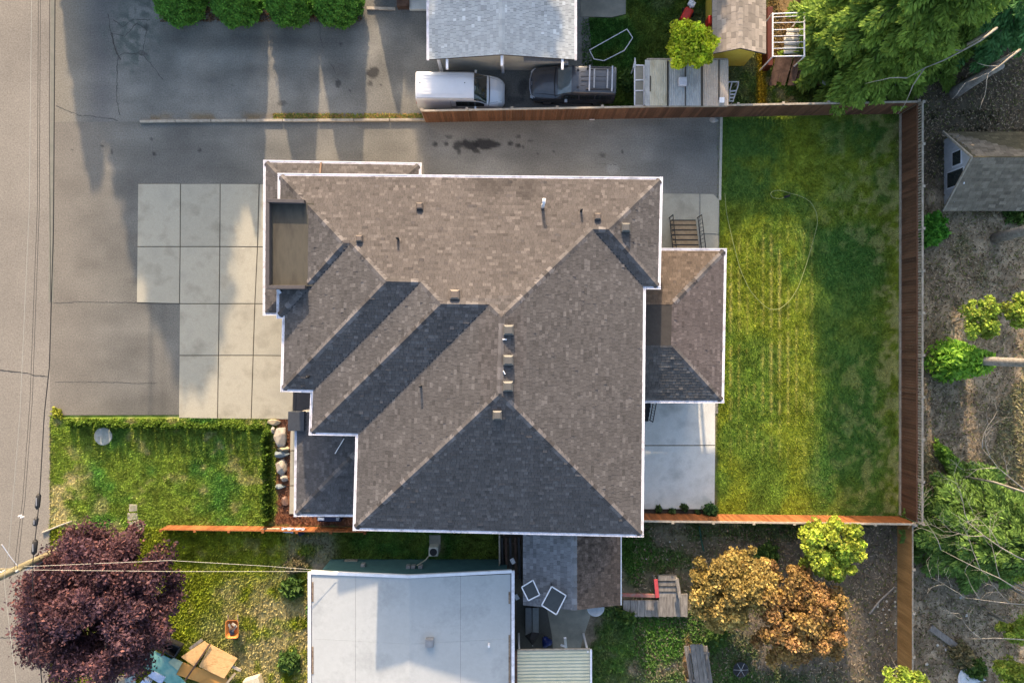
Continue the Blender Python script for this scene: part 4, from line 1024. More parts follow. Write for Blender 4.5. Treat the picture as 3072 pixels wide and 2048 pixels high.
q = P(1787, 1822, 2.3); MB().lathe((q.x, q.y, 2.25), [(.02, -.1), (.2, -.07), (.4, 0), (.46, .05), (.45, .06), (.38, .02), (.2, -.05), (.02, -.08)], 24).build('reflector', flat('dish_grey', (.36, .38, .4)), ds, smooth=True)
MB().tube([(q.x, q.y + .1, 2.2), (q.x, q.y + .4, 2.0)], .03, 8).build('bracket', GREYMETAL, ds)
# plank landing with red rail and steps
dk = thing('plank_landing', 'weathered plank landing with a red rail beside the old shed', 'landing')
for i in range(9):
    x = 1870 + i * 21.5; MB().prism(pp([(x, 1782 if x > 1960 else 1800), (x + 20.5, 1780 if x > 1960 else 1800), (x + 20.5, 1850), (x, 1848)], .35), .28, .35 + random.uniform(-.006, .006)).build('plank', GREYWOOD, dk)
RED = flat('red_paint', (.42, .06, .07))
MB().beam(P(1967, 1737, .9), P(1972, 1791, .9), .2, .08).build('rail', RED, dk); MB().beam(P(1862, 1783, .75), P(1970, 1786, .75), .18, .08).build('rail', mat('faded_red_paint', [(.3, .08, .07), (.22, .16, .14)], scale=6), dk)
MB().beam(P(2030, 1735, .9), P(2040, 1792, .9), .18, .08).build('rail', GREYWOOD, dk)
for k in range(4): MB().prism(pp([(1975, 1727 + 16 * k), (2030, 1727 + 16 * k), (2032, 1741 + 16 * k), (1975, 1741 + 16 * k)], .5 - .05 * k), .2, .5 - .05 * k).build('step', GREYWOOD, dk)
for x, y in ((1968, 1740), (1972, 1788), (2032, 1738), (2040, 1790), (1866, 1783)): MB().beam((P(x, y, .8).x, P(x, y, .8).y, 0), (P(x, y, .8).x, P(x, y, .8).y, .85), .09, .09).build('post', GREYWOOD, dk)
bc = thing('picnic_bench', 'grey weathered wooden picnic table with side benches', 'picnic table')
for (x0, x1, x2, x3, z) in ((2052, 2060, 2076, 2068, .42), (2061, 2067, 2083, 2077, .42), (2070, 2084, 2098, 2084, .72), (2085, 2097, 2111, 2099, .72), (2098, 2108, 2122, 2112, .72), (2107, 2114, 2129, 2122, .42), (2115, 2122, 2136, 2129, .42)):
    o = -5 if z > .5 else 0
    MB().prism(pp([(x0, 1938 + o), (x1, 1936 + o), (x2 + 4, 2062), (x3 + 4, 2062)], z), z - .05, z).build('plank', GREYWOOD, bc)
for y in (1960, 2040): MB().beam(P(2062, y, .3), P(2128, y - 3, .3), .1, .1).build('cross_leg', GREYWOOD, bc); 
for x, y in ((2072, 1960), (2112, 1957), (2080, 2040), (2122, 2037)): MB().beam(P(x, y, 0), P(x + 2, y, .66), .1, .1).build('leg', GREYWOOD, bc)
fp = thing('fire_pit', 'round black metal fire pit on the bare yard', 'fire pit'); q = P(2217, 2000)
MB().lathe((q.x, q.y, 0), [(.28, 0), (.4, .25), (.43, .3), (.4, .3), (.34, .15), (.05, .1)], 24).build('bowl', DARKMETAL, fp, smooth=True)
for k in range(6): t = k * math.pi / 3; MB().tube([(q.x + .4 * math.cos(t), q.y + .4 * math.sin(t), .3), (q.x, q.y, .36)], .015, 5).build('grate_bar', GREYMETAL, fp)

# ================================================================== FENCES
BOARD = {}
def board_mesh(w, h, m, t=.022):
    k = (round(w, 3), round(h, 3), m.name)
    if k not in BOARD: BOARD[k] = MB().box((0, 0, h / 2), (w, t, h)).mesh('board', m)
    return BOARD[k]
def fence(name, label, p0, p1, h, m=WOODFENCE, capm=WEATHERED, lattice=0.0, side=1, bw=.14, post_step=2.45, capw=.1, post_out=True, base_board=False):
    t = thing(name, label, 'fence'); a, b = Vector((p0[0], p0[1], 0)), Vector((p1[0], p1[1], 0)); d = (b - a).normalized(); L = (b - a).length
    s = Vector((-d.y, d.x, 0)) * side; ang = math.atan2(d.y, d.x); hb = h - lattice
    n = int(L / (bw + .012)); me = board_mesh(bw, hb - .06, m)
    for i in range(n):
        q = a + d * ((i + .5) * L / n); o = link('board', me, t, loc=q + s * .03 + Vector((0, 0, .04 + random.uniform(-.004, .004)))); o.rotation_euler.z = ang + random.uniform(-.008, .008)
    np_ = int(L / post_step) + 1
    for i in range(np_ + 1):
        q = a + d * (L * i / np_) - s * .05
        po = MB().box((q.x, q.y, h / 2), (.1, .1, h), rz=ang).build('post', capm, t)
        MB().box((q.x, q.y, h + .03), (.14, .14, .05), rz=ang).build('post_cap', capm, po)
    MB().beam(a + Vector((0, 0, h)), b + Vector((0, 0, h)), capw, .045).build('cap_rail', capm, t)
    for zz in (.3, hb - .15): MB().beam(a + Vector((0, 0, zz)) - s * .02, b + Vector((0, 0, zz)) - s * .02, .05, .09).build('rail', m, t)
    if lattice:
        MB().beam(a + Vector((0, 0, hb)) + s * .03, b + Vector((0, 0, hb)) + s * .03, .09, .045).build('rail', m, t)
        sm = board_mesh(.045, lattice, capm, .02); k = int(L / .15)
        for i in range(k): link('lattice_slat', sm, t, loc=a + d * ((i + .5) * L / k) + Vector((0, 0, hb))).rotation_euler.z = ang
    if base_board: MB().beam(a + s * .07 + Vector((0, 0, .08)), b + s * .07 + Vector((0, 0, .08)), .05, .16).build('base_board', capm, t)
    return t
fence('north_fence', 'long tall brown board fence along the north side of the driveway', (-4.78, 12.18), (21.5, 12.66), 1.88, side=-1)
fence('east_fence', 'tall brown board fence with lattice top along the back lawn edge', (21.58, -9.6), (21.6, 12.6), 2.05, lattice=.42, side=1, base_board=True)
fence('south_fence', 'brown board fence between the back lawn and the south yard', (6.4, -9.55), (21.5, -9.72), 1.6, side=1, m=SUNLITWOOD)
fence('yard_fence', 'low orange brown fence beside the bronze trees', (21.42, -21.5), (21.42, -9.85), 1.45, side=1, capw=.07, m=SUNWARMWOOD)
fence('front_fence', 'low red brown fence along the south edge of the front lawn', (-19.1, -10.22), (-8.0, -10.35), .8, side=1, capw=.06, post_step=2.1, m=SUNLITWOOD, capm=SUNLITWOOD)
# ================================================================== VEHICLES
def catmull(K, n):
    """K: (k, ...) control rows -> n dense rows"""
    k = len(K); t = np.linspace(0, k - 1, n); i = np.clip(t.astype(int), 0, k - 2); f = (t - i)[(...,) + (None,) * (K.ndim - 1)]
    p0, p1, p2, p3 = K[np.maximum(i - 1, 0)], K[i], K[i + 1], K[np.minimum(i + 2, k - 1)]
    m1, m2 = (p2 - p0) * .35, (p3 - p1) * .35
    f2, f3 = f * f, f * f * f
    return (2 * f3 - 3 * f2 + 1) * p1 + (f3 - 2 * f2 + f) * m1 + (-2 * f3 + 3 * f2) * p2 + (f3 - f2) * m2, t

def vehicle(t, stations, regions, paint, L, wheels, wr, trim):
    """stations: (x, half-section points); regions: list of (name, material, test(u station index, v point index, side))"""
    K = np.array([[(x, y, z) for y, z in sec] for x, sec in stations], float)
    D, us = catmull(K, 12 * (len(K) - 1) + 1); D2, vs = catmull(np.swapaxes(D, 0, 1), 8 * (K.shape[1] - 1) + 1); D = np.swapaxes(D2, 0, 1)
    nu, nv = D.shape[:2]; parts = {}
    for side in (1, -1):
        V = D.copy(); V[..., 1] *= side
        for i in range(nu - 1):
            for j in range(nv - 1):
                u, v = (us[i] + us[i + 1]) / 2, (vs[j] + vs[j + 1]) / 2; nm = ('body', 0)
                for k, (name, m, test) in enumerate(regions):
                    if test(u, v, D[i, j, 0]): nm = (name, side if name not in ('windscreen', 'rear_window', 'bonnet', 'roof_panel') else 0); break
                mb = parts.setdefault(nm, {'v': {}, 'mb': MB()})
                ids = []
                for a, b in ((i, j), (i + 1, j), (i + 1, j + 1), (i, j + 1)):
                    key = (a, b, side) if b < nv - 1 else (a, b, 0)
                    if key not in mb['v']:
                        mb['v'][key] = len(mb['mb'].v); p = V[a, b]; mb['mb'].v.append((p[0], p[1], p[2]))
                    ids.append(mb['v'][key])
                mb['mb'].f.append(tuple(ids) if side == -1 else tuple(ids[::-1]))
    body = None
    for (name, sd), d in sorted(parts.items(), key=lambda q: q[0][0] != 'body'):
        m = paint if name == 'body' else next(r[1] for r in regions if r[0] == name)
        if name == 'body':
            for e in (0, nu - 1):
                lo = [tuple(D[e, j]) for j in range(nv)]; pol = lo + [(p[0], -p[1], p[2]) for p in lo[::-1][1:]]
                s = len(d['mb'].v); d['mb'].v += pol; d['mb'].f.append(tuple(range(s, s + len(pol))))
            s = d['mb']; xs = [stations[0][0] + .1, stations[-1][0] - .15]
        me = d['mb'].mesh(name, m, smooth=True)
        bm = bmesh.new(); bm.from_mesh(me); bmesh.ops.recalc_face_normals(bm, faces=bm.faces); bm.to_mesh(me); bm.free()
        o = link(name, me, t)
        if name == 'body':
            o.modifiers.new('es', 'EDGE_SPLIT').split_angle = math.radians(50)
    MB().box((L / 2, 0, .32), (L - .5, stations[1][1][1][0] * 1.8, .2)).build('underbody', BLACK, t)
    for x, y in wheels:
        for s in (1, -1):
            tag_ = MB().tube([(x, s * (y - .2), wr), (x, s * (y - .015), wr)], wr, 24).build('tyre', flat('rubber', (.018, .018, .018), rough=.85), t, smooth=False, bevel=.03)
            MB().tube([(x, s * (y - .02), wr), (x, s * (y + .004), wr)], wr * .62, 16).build('rim', GREYMETAL, tag_)

vanT = thing('van', 'silver white panel van parked beside the fence end', 'van')
VANP = mat('silver_white_paint', [(.68, .68, .7), (.72, .72, .74)], rough=.22, spec=.5, metal=.12)
VANP.node_tree.nodes['Principled BSDF'].inputs['Coat Weight'].default_value = .5
full = [(.80, .24), (.855, .45), (.865, .8), (.85, 1.02), (.77, 1.58), (.70, 1.77), (.42, 1.85), (0, 1.87)]
vst = [(0, [(.74, .3), (.80, .45), (.82, .8), (.81, 1.02), (.73, 1.55), (.64, 1.72), (.4, 1.79), (0, 1.81)]), (.12, [(y, z - .01) for y, z in full]), (1.0, full), (2.0, full), (2.75, full),
       (3.08, full[:4] + [(.765, 1.55), (.68, 1.72), (.42, 1.8), (0, 1.83)]), (3.45, full[:4] + [(.75, 1.36), (.65, 1.46), (.42, 1.52), (0, 1.55)]), (3.82, full[:3] + [(.845, 1.0), (.78, 1.09), (.67, 1.14), (.42, 1.18), (0, 1.2)]),
       (4.3, [(.76, .26), (.82, .44), (.82, .7), (.79, .87), (.70, .97), (.58, 1.02), (.36, 1.06), (0, 1.08)]), (4.58, [(.62, .28), (.70, .42), (.70, .6), (.67, .74), (.58, .83), (.47, .87), (.3, .9), (0, .91)]), (4.72, [(.42, .34), (.52, .44), (.53, .55), (.51, .63), (.43, .69), (.35, .72), (.22, .74), (0, .75)])]
# u index: station number; v index: section point number
vreg = [('windscreen', GLASS, lambda u, v, x: 5.12 < u < 6.85 and v > 4.35), ('side_window', GLASS, lambda u, v, x: 2.1 < x < 3.62 and 3.06 < v < 3.9 and u < 6.6),
        ('headlight', flat('headlight_glass', (.5, .52, .55), rough=.12), lambda u, v, x: 8.15 < u < 8.95 and 2.9 < v < 4.1), ('roof_groove', BLACK, lambda u, v, x: .9 < u < 5.0 and 5.0 < v < 5.12),
        ('tail_light', flat('tail_light_red', (.4, .02, .02), rough=.2), lambda u, v, x: u < .5 and 3.2 < v < 4.0)]
vehicle(vanT, vst, vreg, VANP, 4.72, [(.85, .83), (3.75, .83)], .31, None)
for k in range(7):
    y = -.48 + .16 * k; MB().beam((.35, y, 1.851 + .012 * (1 - (y / .5) ** 2)), (2.6, y, 1.853 + .012 * (1 - (y / .5) ** 2)), .025, .012).build('roof_rib', VANP, vanT)
for s in (1, -1):
    mr = MB().box((3.15, s * .98, 1.1), (.12, .2, .2)).build('wing_mirror', VANP, vanT, bevel=.04)
    for xx in (1.95, 2.1): MB().box((xx, s * .868, .95), (.16, .02, .035)).build('door_handle', BLACK, vanT)
    MB().tube([(1.85, s * .872, .35), (1.85, s * .862, 1.0), (1.85, s * .775, 1.58)], .008, 4).build('door_seam', BLACK, vanT)
for x, y in ((.25, .1), (2.62, .1)): MB().lathe((x, y, 1.86), [(.03, 0), (.03, .02), (.01, .03)], 10).build('roof_plug', BLACK, vanT)
MB().tube([(3.86, -.82, 1.03), (3.9, -.6, 1.16), (3.92, 0, 1.2), (3.9, .6, 1.16), (3.86, .82, 1.03)], .022, 6).build('cowl_strip', BLACK, vanT)
for s in (1, -1):
    MB().tube([(3.9, s * .7, 1.1), (4.3, s * .6, 1.015), (4.57, s * .46, .885)], .008, 4).build('bonnet_seam', BLACK, vanT)
    MB().tube([(.05, s * .81, .35), (.75, s * .875, .66), (1.0, s * .876, .66)], .012, 4).build('wheel_arch_trim', BLACK, vanT)
    MB().tube([(3.2, s * .872, .35), (3.2, s * .862, 1.0)], .008, 4).build('door_seam', BLACK, vanT)
MB().tube([(4.55, -.62, .7), (4.72, -.35, .66), (4.75, 0, .66), (4.72, .35, .66), (4.55, .62, .7)], .03, 6).build('grille_trim', BLACK, vanT)
MB().beam((3.6, -.55, 1.38), (3.72, .1, 1.3), .025, .02).build('wiper', BLACK, vanT)
vanT.location = (-5.12, 13.58, .004); vanT.rotation_euler.z = math.radians(-.6)

suv = thing('car', 'black off-road car with silver roof rack parked nose to the van', 'car')
SUVP = mat('black_paint', [(.05, .052, .06), (.062, .064, .073)], rough=.26, spec=.6); SUVP.node_tree.nodes['Principled BSDF'].inputs['Coat Weight'].default_value = .6
fs = [(.82, .36), (.90, .55), (.905, .85), (.885, 1.1), (.77, 1.52), (.68, 1.68), (.4, 1.74), (0, 1.76)]
sst = [(0, [(.76, .4), (.84, .55), (.86, .85), (.84, 1.1), (.73, 1.5), (.64, 1.64), (.4, 1.69), (0, 1.7)]), (.12, fs), (1.0, fs), (1.8, [(y, z - .02 if i > 3 else z) for i, (y, z) in enumerate(fs)]),
       (2.35, fs[:4] + [(.76, 1.49), (.67, 1.62), (.4, 1.68), (0, 1.69)]), (2.75, fs[:4] + [(.745, 1.33), (.65, 1.41), (.4, 1.45), (0, 1.47)]), (3.15, fs[:3] + [(.88, 1.07), (.80, 1.13), (.68, 1.16), (.4, 1.19), (0, 1.2)]),
       (3.9, [(.80, .38), (.90, .55), (.905, .8), (.87, .97), (.79, 1.04), (.66, 1.08), (.4, 1.12), (0, 1.13)]), (4.35, [(.74, .38), (.84, .52), (.85, .72), (.82, .86), (.75, .93), (.62, .97), (.38, 1.0), (0, 1.01)]), (4.55, [(.6, .42), (.72, .5), (.74, .62), (.71, .7), (.62, .75), (.5, .78), (.3, .8), (0, .81)])]
PALEGLASS = mat('sky_reflection_glass', [(.09, .115, .13), (.12, .15, .165)], rough=.05, spec=1.0)  # sky reflection put into the glass colour
sreg = [('windscreen', PALEGLASS, lambda u, v, x: 4.12 < u < 5.85 and v > 4.4), ('side_window', GLASS, lambda u, v, x: .2 < x < 2.85 and 3.15 < v < 3.85 and u < 5.3 and abs(x - 1.05) > .05 and abs(x - 1.9) > .05),
        ('headlight', flat('headlight_glass_clear', (.55, .57, .6), rough=.12), lambda u, v, x: 8.2 < u < 8.95 and 2.8 < v < 4.2), ('bumper', flat('dark_bumper', (.05, .05, .055), rough=.6), lambda u, v, x: (u > 8.3 or u < .6) and v < 2.2)]
vehicle(suv, sst, sreg, SUVP, 4.55, [(.85, .86), (3.6, .86)], .37, None)
MB().tube([(3.2, -.82, 1.12), (3.24, -.6, 1.19), (3.26, 0, 1.215), (3.24, .6, 1.19), (3.2, .82, 1.12)], .022, 6).build('cowl_strip', BLACK, suv)
for s in (1, -1):
    MB().tube([(3.25, s * .7, 1.165), (3.9, s * .62, 1.095), (4.35, s * .58, .985)], .01, 4).build('bonnet_seam', BLACK, suv)
    MB().tube([(2.28, s * .7, 1.64), (2.75, s * .69, 1.39), (3.18, s * .74, 1.15)], .02, 5).build('pillar_trim', BLACK, suv)
MB().beam((.15, -.6, 1.725), (.15, .6, 1.725), .03, .02).build('roof_seam', BLACK, suv)
for k in range(4): MB().beam((.35, -.36 + .24 * k, 1.768 - .03 * abs(k - 1.5)), (1.9, -.36 + .24 * k, 1.768 - .03 * abs(k - 1.5)), .03, .012).build('roof_rib', BLACK, suv)
SILVER = flat('silver_bar', (.4, .41, .45), rough=.3, metal=.5)
for x in (.25, 1.45): MB().beam((x, -.68, 1.84), (x, .68, 1.84), .08, .05).build('rack_bar', SILVER, suv, bevel=.015)
for y in (-.56, .56): MB().beam((.2, y, 1.81), (1.6, y, 1.81), .06, .05).build('rack_rail', DARKMETAL, suv, bevel=.015)
for x in (.5, 1.2): MB().beam((x, -.5, 1.82), (x, .5, 1.82), .08, .04).build('rack_slat', GREYMETAL, suv)
for x in (.22, 1.55):
    for y in (-.56, .56): MB().box((x, y, 1.74), (.08, .06, .16)).build('rack_foot', BLACK, suv)
for s in (1, -1):
    MB().box((2.62, s * 1.0, 1.12), (.16, .2, .16)).build('wing_mirror', GREYMETAL, suv, bevel=.04)
    MB().lathe((2.05, s * .45, 1.7), [(.07, 0), (.07, .02), (.03, .03)], 12).build('roof_cap', DARKMETAL, suv)
    for x in (1.05, 1.95): MB().box((x - .15, s * .91, 1.0), (.14, .02, .03)).build('door_handle', DARKMETAL, suv)
for k in range(5): MB().beam((4.42 + .02 * (2 - abs(k - 2)), -.5 + .25 * k - .1, .86), (4.42 + .02 * (2 - abs(k - 2)), -.5 + .25 * k + .1, .86), .06, .08).build('grille_bar', SILVER, suv)
MB().tube([(4.3, -.8, .95), (4.5, -.6, .83), (4.58, -.25, .83), (4.58, .25, .83), (4.5, .6, .83), (4.3, .8, .95)], .03, 6).build('grille_trim', SILVER, suv)
suv.location = (5.55, 13.88, .004); suv.rotation_euler.z = math.radians(180 - 1.5)
# ================================================================== VEGETATION
def unit(v): return v / np.maximum(np.linalg.norm(v, axis=-1, keepdims=True), 1e-9)

def leaves(name, C, size, cols, parent=None, axis=None, nrm=None, elong=1.5, r=None, m=None, flat_=0.4):
    n = len(C); r = r or rng
    if nrm is None:
        nrm = unit(r.normal(size=(n, 3)) + np.array([0, 0, flat_ * 2]))
    if axis is None: axis = r.normal(size=(n, 3))
    a = unit(axis - nrm * np.sum(axis * nrm, 1, keepdims=True)); b = np.cross(nrm, a)
    s = np.asarray(size)[:, None]
    V = np.stack([C - a * s * elong * .5, C + b * s * .5 + a * s * .1, C + a * s * elong * .5, C - b * s * .5 + a * s * .1], 1).reshape(-1, 3)
    F = np.arange(4 * n).reshape(-1, 4)
    me = np_mesh(name, V, F, m or LEAF, np.repeat(cols, 4, 0))
    return link(name, me, parent)

def palette(r, n, pal, var=.18):
    pal = np.array(pal); i = r.integers(0, len(pal), n); j = r.integers(0, len(pal), n); t = r.random(n)[:, None]
    c = pal[i] * t + pal[j] * (1 - t)
    return c * r.uniform(1 - var, 1 + var, n)[:, None]

def trunk(base, top, r0, r1, parent, m=BARK, bend=.15, n=9, name='trunk', rr=None):
    rr = rr or random; b, t = Vector(base), Vector(top); pts = []; k = 6
    off = Vector((rr.uniform(-bend, bend), rr.uniform(-bend, bend), 0))
    for i in range(k + 1):
        s = i / k; pts.append(b.lerp(t, s) + off * math.sin(s * math.pi))
    return MB().tube(pts, [r0 + (r1 - r0) * (i / k) ** .8 for i in range(k + 1)], n).build(name, m, parent, smooth=True)

def broadleaf(name, label, cat, crowns, pal, leaf, n_leaf, clumps, clump_r, base=None, seed=0, group=None, bark=BARK, trunk_r=.16, tip=None, elong=1.5, hollow=.45, spike=0.0):
    """crowns: list of (centre, (rx, ry, rz)). Leaves gather in uneven clumps through the crown volume."""
    r = np.random.default_rng(seed); rr = random.Random(seed)
    c0 = Vector(crowns[0][0]); b = Vector(base) if base is not None else Vector((c0.x, c0.y, 0))
    t = thing(name, label, cat, group, b)
    vol = [a[0] * a[1] * a[2] for _, a in crowns]; tot = sum(vol); C, Cl = [], []; cc_all = []
    for (c, a), v in zip(crowns, vol):
        k = max(3, int(clumps * v / tot)); d = unit(r.normal(size=(k, 3))); d[:, 2] = np.where(d[:, 2] < -.35, -d[:, 2], d[:, 2])
        rad = r.uniform(hollow, 1.0, k)[:, None] ** .5
        cc = np.array(c) + d * rad * np.array(a) * r.uniform(.78, 1.08, (k, 1)); cc_all.append(cc)
        m = max(1, int(n_leaf * v / tot / k)); cr = clump_r * r.uniform(.6, 1.25, k)
        tone = r.uniform(.6, 1.35, k); hue = palette(r, k, pal, .05)
        for i in range(k):
            dd = unit(r.normal(size=(m, 3))) * (r.random(m)[:, None] ** .45)
            dd[:, 2] *= .75
            out = unit((cc[i] - np.array(c)) / np.array(a) + np.array([0, 0, .3]))
            p = cc[i] + dd * cr[i] + out * (spike * r.random(m)[:, None] ** 2)
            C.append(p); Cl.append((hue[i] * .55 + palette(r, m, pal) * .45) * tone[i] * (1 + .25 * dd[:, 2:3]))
    C = np.concatenate(C); Cl = np.concatenate(Cl)
    if tip is not None:
        m = r.random(len(C)) < .12; Cl[m] = np.array(tip) * r.uniform(.8, 1.2, m.sum())[:, None]
    cr_o = leaves('crown', C - np.array(b), leaf * r.uniform(.45, 1.55, len(C)), Cl, t, r=r, elong=elong)
    top = c0 + Vector((0, 0, crowns[0][1][2] * .4)) - b
    tk = trunk((0, 0, -.1), top, trunk_r, trunk_r * .3, t, bark, rr=rr)
    allc = np.concatenate(cc_all)
    mb = MB()
    for i in r.choice(len(allc), min(14, len(allc)), replace=False):
        e = Vector(allc[i]) - b; s = Vector((0, 0, 0)).lerp(top, rr.uniform(.35, .8)); mid = s.lerp(e, .5) + Vector((0, 0, -.1))
        mb.tube([s, mid, e], [trunk_r * .4, trunk_r * .25, trunk_r * .08], 6, caps=False)
    mb.build('limb', bark, tk, smooth=True)
    return t

def conifer(name, label, base, height, rad, z0, pal, tipc, seed=0, n_br=110, droop=.25, per=110, spray=.3, cat='tree', group=None, bark=BARK, trunk_r=.22, shape=1.0, width=.34, limit=None):
    r = np.random.default_rng(seed); b = Vector(base); t = thing(name, label, cat, group, b); C, A, S, Cl, Nn = [], [], [], [], []
    mbb = MB()
    for i in range(n_br):
        f = ((i + r.random()) / n_br) ** 1.1; h = z0 + (height - z0) * f
        L = rad * (1 - f) ** shape * r.uniform(.72, 1.1) + .25; az = i * 2.39996 + r.normal() * .25
        d = np.array([math.cos(az), math.sin(az), 0]); sd = np.array([-d[1], d[0], 0])
        m = max(12, int(per * (L / rad + .12)))
        s = r.random(m) ** .7; side = r.uniform(-1, 1, m); w = width * L * (1 - s * .75) + .1
        lift = .25 * f
        ctr = d * (s * L)[:, None] + sd * (side * w * .8)[:, None]
        ctr[:, 2] = h + lift * s * L - droop * L * s ** 2 - .12 * np.abs(side) * w + r.normal(size=m) * .07
        ax = d + sd * (side * 1.3)[:, None] + np.array([0, 0, -.2])
        C.append(ctr); A.append(ax); S.append(spray * r.uniform(.6, 1.2, m) * (.7 + .3 * L / rad))
        tipf = np.clip(sstep(.45, 1.0, s) + .35 * (np.abs(side) > .75), 0, 1)[:, None] * r.uniform(.4, 1.0, (m, 1))
        Cl.append((palette(r, m, pal) * (1 - tipf) + np.array(tipc) * tipf) * r.uniform(.8, 1.2, (m, 1)) * r.uniform(.8, 1.15))
        Nn.append(unit(np.array([0, 0, 1.0]) + r.normal(size=(m, 3)) * .45))
        mbb.tube([(0, 0, h), tuple(d * L * .5 + np.array([0, 0, h + lift * .5 * L - droop * L * .25])), tuple(d * L * .95 + np.array([0, 0, h + lift * L * .95 - droop * L * .9]))], [.05, .03, .01], 5, caps=False)
    C, A, S, Cl, Nn = [np.concatenate(q) for q in (C, A, S, Cl, Nn)]
    leaves('crown', C, S, Cl, t, axis=A, nrm=Nn, elong=3.0, r=r)
    tk = trunk((0, 0, -.1), (0, 0, height), trunk_r, .03, t, bark); mbb.build('branches', bark, tk, smooth=True)
    return t

# --- four conical evergreens at the driveway
ARB = [(0.057, 0.162, 0.023), (0.085, 0.218, 0.03), (0.114, 0.266, 0.038), (0.048, 0.114, 0.019)]
def arborvitae(px, py, h, rad, label, seed):
    r = np.random.default_rng(seed); b = P(px, py); t = thing('conical_evergreen', label, 'tree', 'conical evergreens along the neighbouring driveway', b)
    n = 40000; f = r.random(n) ** 1.25; az = r.uniform(0, 2 * math.pi, n); z = .1 + f * (h - .1)
    prof = rad * np.clip(1 - f, 0, 1) ** .8 * np.clip(.75 + f * 3, 0, 1)
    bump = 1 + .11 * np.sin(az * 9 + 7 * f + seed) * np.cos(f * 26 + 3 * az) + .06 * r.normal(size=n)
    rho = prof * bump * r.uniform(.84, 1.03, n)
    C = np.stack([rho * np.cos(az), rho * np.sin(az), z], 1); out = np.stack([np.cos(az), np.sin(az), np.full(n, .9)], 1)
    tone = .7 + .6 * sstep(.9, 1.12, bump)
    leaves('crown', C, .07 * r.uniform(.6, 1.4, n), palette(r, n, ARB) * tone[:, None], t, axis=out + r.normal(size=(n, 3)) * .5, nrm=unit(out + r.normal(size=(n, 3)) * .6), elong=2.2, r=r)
    trunk((0, 0, -.1), (0, 0, h * .9), .12, .02, t)
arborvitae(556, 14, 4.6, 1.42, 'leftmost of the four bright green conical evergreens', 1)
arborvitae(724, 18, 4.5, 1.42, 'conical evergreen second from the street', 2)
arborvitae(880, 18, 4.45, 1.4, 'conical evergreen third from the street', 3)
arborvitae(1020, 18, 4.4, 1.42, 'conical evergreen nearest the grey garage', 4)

arborvitae(1168, -62, 2.6, .9, 'small evergreen just beyond the top edge beside the garden step', 5)
arborvitae(1255, -62, 2.4, .95, 'low evergreen just beyond the top edge nearest the pale garage', 6)
# --- the copper-purple tree over the street corner
PUR = [(0.092, 0.046, 0.056), (0.062, 0.035, 0.047), (0.132, 0.065, 0.067), (0.081, 0.048, 0.067)]
c = P(300, 1812, 4.0)
broadleaf('purple_tree', 'large dark purple-leaved tree at the street corner beside the utility pole', 'tree',
          [((c.x, c.y, 3.9), (3.7, 3.5, 2.3)), ((c.x - .6, c.y + 1.7, 3.2), (2.4, 1.8, 1.6)), ((c.x + 1.6, c.y + .8, 3.0), (2.0, 2.2, 1.6)), ((c.x - 1.7, c.y - 1.6, 3.0), (2.0, 2.0, 1.6)), ((c.x + .8, c.y - 2.3, 3.0), (1.8, 1.5, 1.3))],
          PUR, .08, 120000, 260, .62, seed=21, tip=(.19, .085, .08), elong=2.0, spike=.7, trunk_r=.2)
# --- bronze trees
BRZ = [(0.41, 0.296, 0.097), (0.251, 0.176, 0.058), (0.524, 0.388, 0.131), (0.308, 0.251, 0.074), (0.16, 0.125, 0.04)]
BRR = [(0.348, 0.201, 0.084), (0.211, 0.121, 0.053), (0.391, 0.264, 0.09), (0.211, 0.158, 0.053), (0.38, 0.211, 0.095)]
c1, c2 = P(2190, 1765, 2.6), P(2400, 1850, 2.8)
broadleaf('bronze_tree', 'golden bronze-leaved tree nearest the plank landing', 'tree', [((c1.x, c1.y, 2.5), (2.1, 2.0, 1.3)), ((c1.x + 1.0, c1.y + .9, 2.4), (1.4, 1.3, 1.0)), ((c1.x - .5, c1.y - 1.2, 2.2), (1.5, 1.1, .9))], BRZ, .11, 30000, 150, .4, seed=31, trunk_r=.12, tip=(.42, .28, .08), elong=1.3)
broadleaf('bronze_tree', 'rusty brown-leaved tree nearest the orange side fence', 'tree', [((c2.x, c2.y, 2.7), (2.4, 2.4, 1.4)), ((c2.x - .4, c2.y + 1.5, 2.4), (1.5, 1.3, 1.0)), ((c2.x + .9, c2.y - .5, 2.3), (1.7, 1.9, 1.0)), ((c2.x - .8, c2.y - 1.6, 2.2), (1.4, 1.1, .9))], BRR, .11, 36000, 180, .4, seed=32, trunk_r=.14, tip=(.38, .24, .07), elong=1.3)
YG = [(0.373, 0.447, 0.056), (0.261, 0.373, 0.047), (0.504, 0.522, 0.075), (0.186, 0.281, 0.037)]
c3 = P(2488, 1640, 2.6)
broadleaf('young_maple', 'round yellow green maple growing at the south fence', 'tree', [((c3.x, c3.y, 2.5), (1.75, 1.6, 1.1)), ((c3.x + .3, c3.y - .9, 2.2), (1.1, 1.0, .8))], YG, .12, 16000, 100, .36, seed=33, trunk_r=.09, tip=(.34, .34, .06), elong=1.2)
BY = [(0.486, 0.551, 0.032), (0.324, 0.454, 0.024), (0.648, 0.68, 0.049), (0.227, 0.324, 0.019)]
c4 = P(2070, 135, 3.3)
broadleaf('lime_tree', 'bright lime yellow round tree in front of the yellow shed', 'tree', [((c4.x, c4.y, 3.2), (1.3, 1.2, 1.0))], BY, .11, 13000, 75, .33, seed=34, trunk_r=.08, tip=(.5, .5, .05), elong=1.2, base=(c4.x, c4.y - .6, 0))
SAP = [(0.25, 0.343, 0.047), (0.343, 0.406, 0.062), (0.172, 0.265, 0.04)]
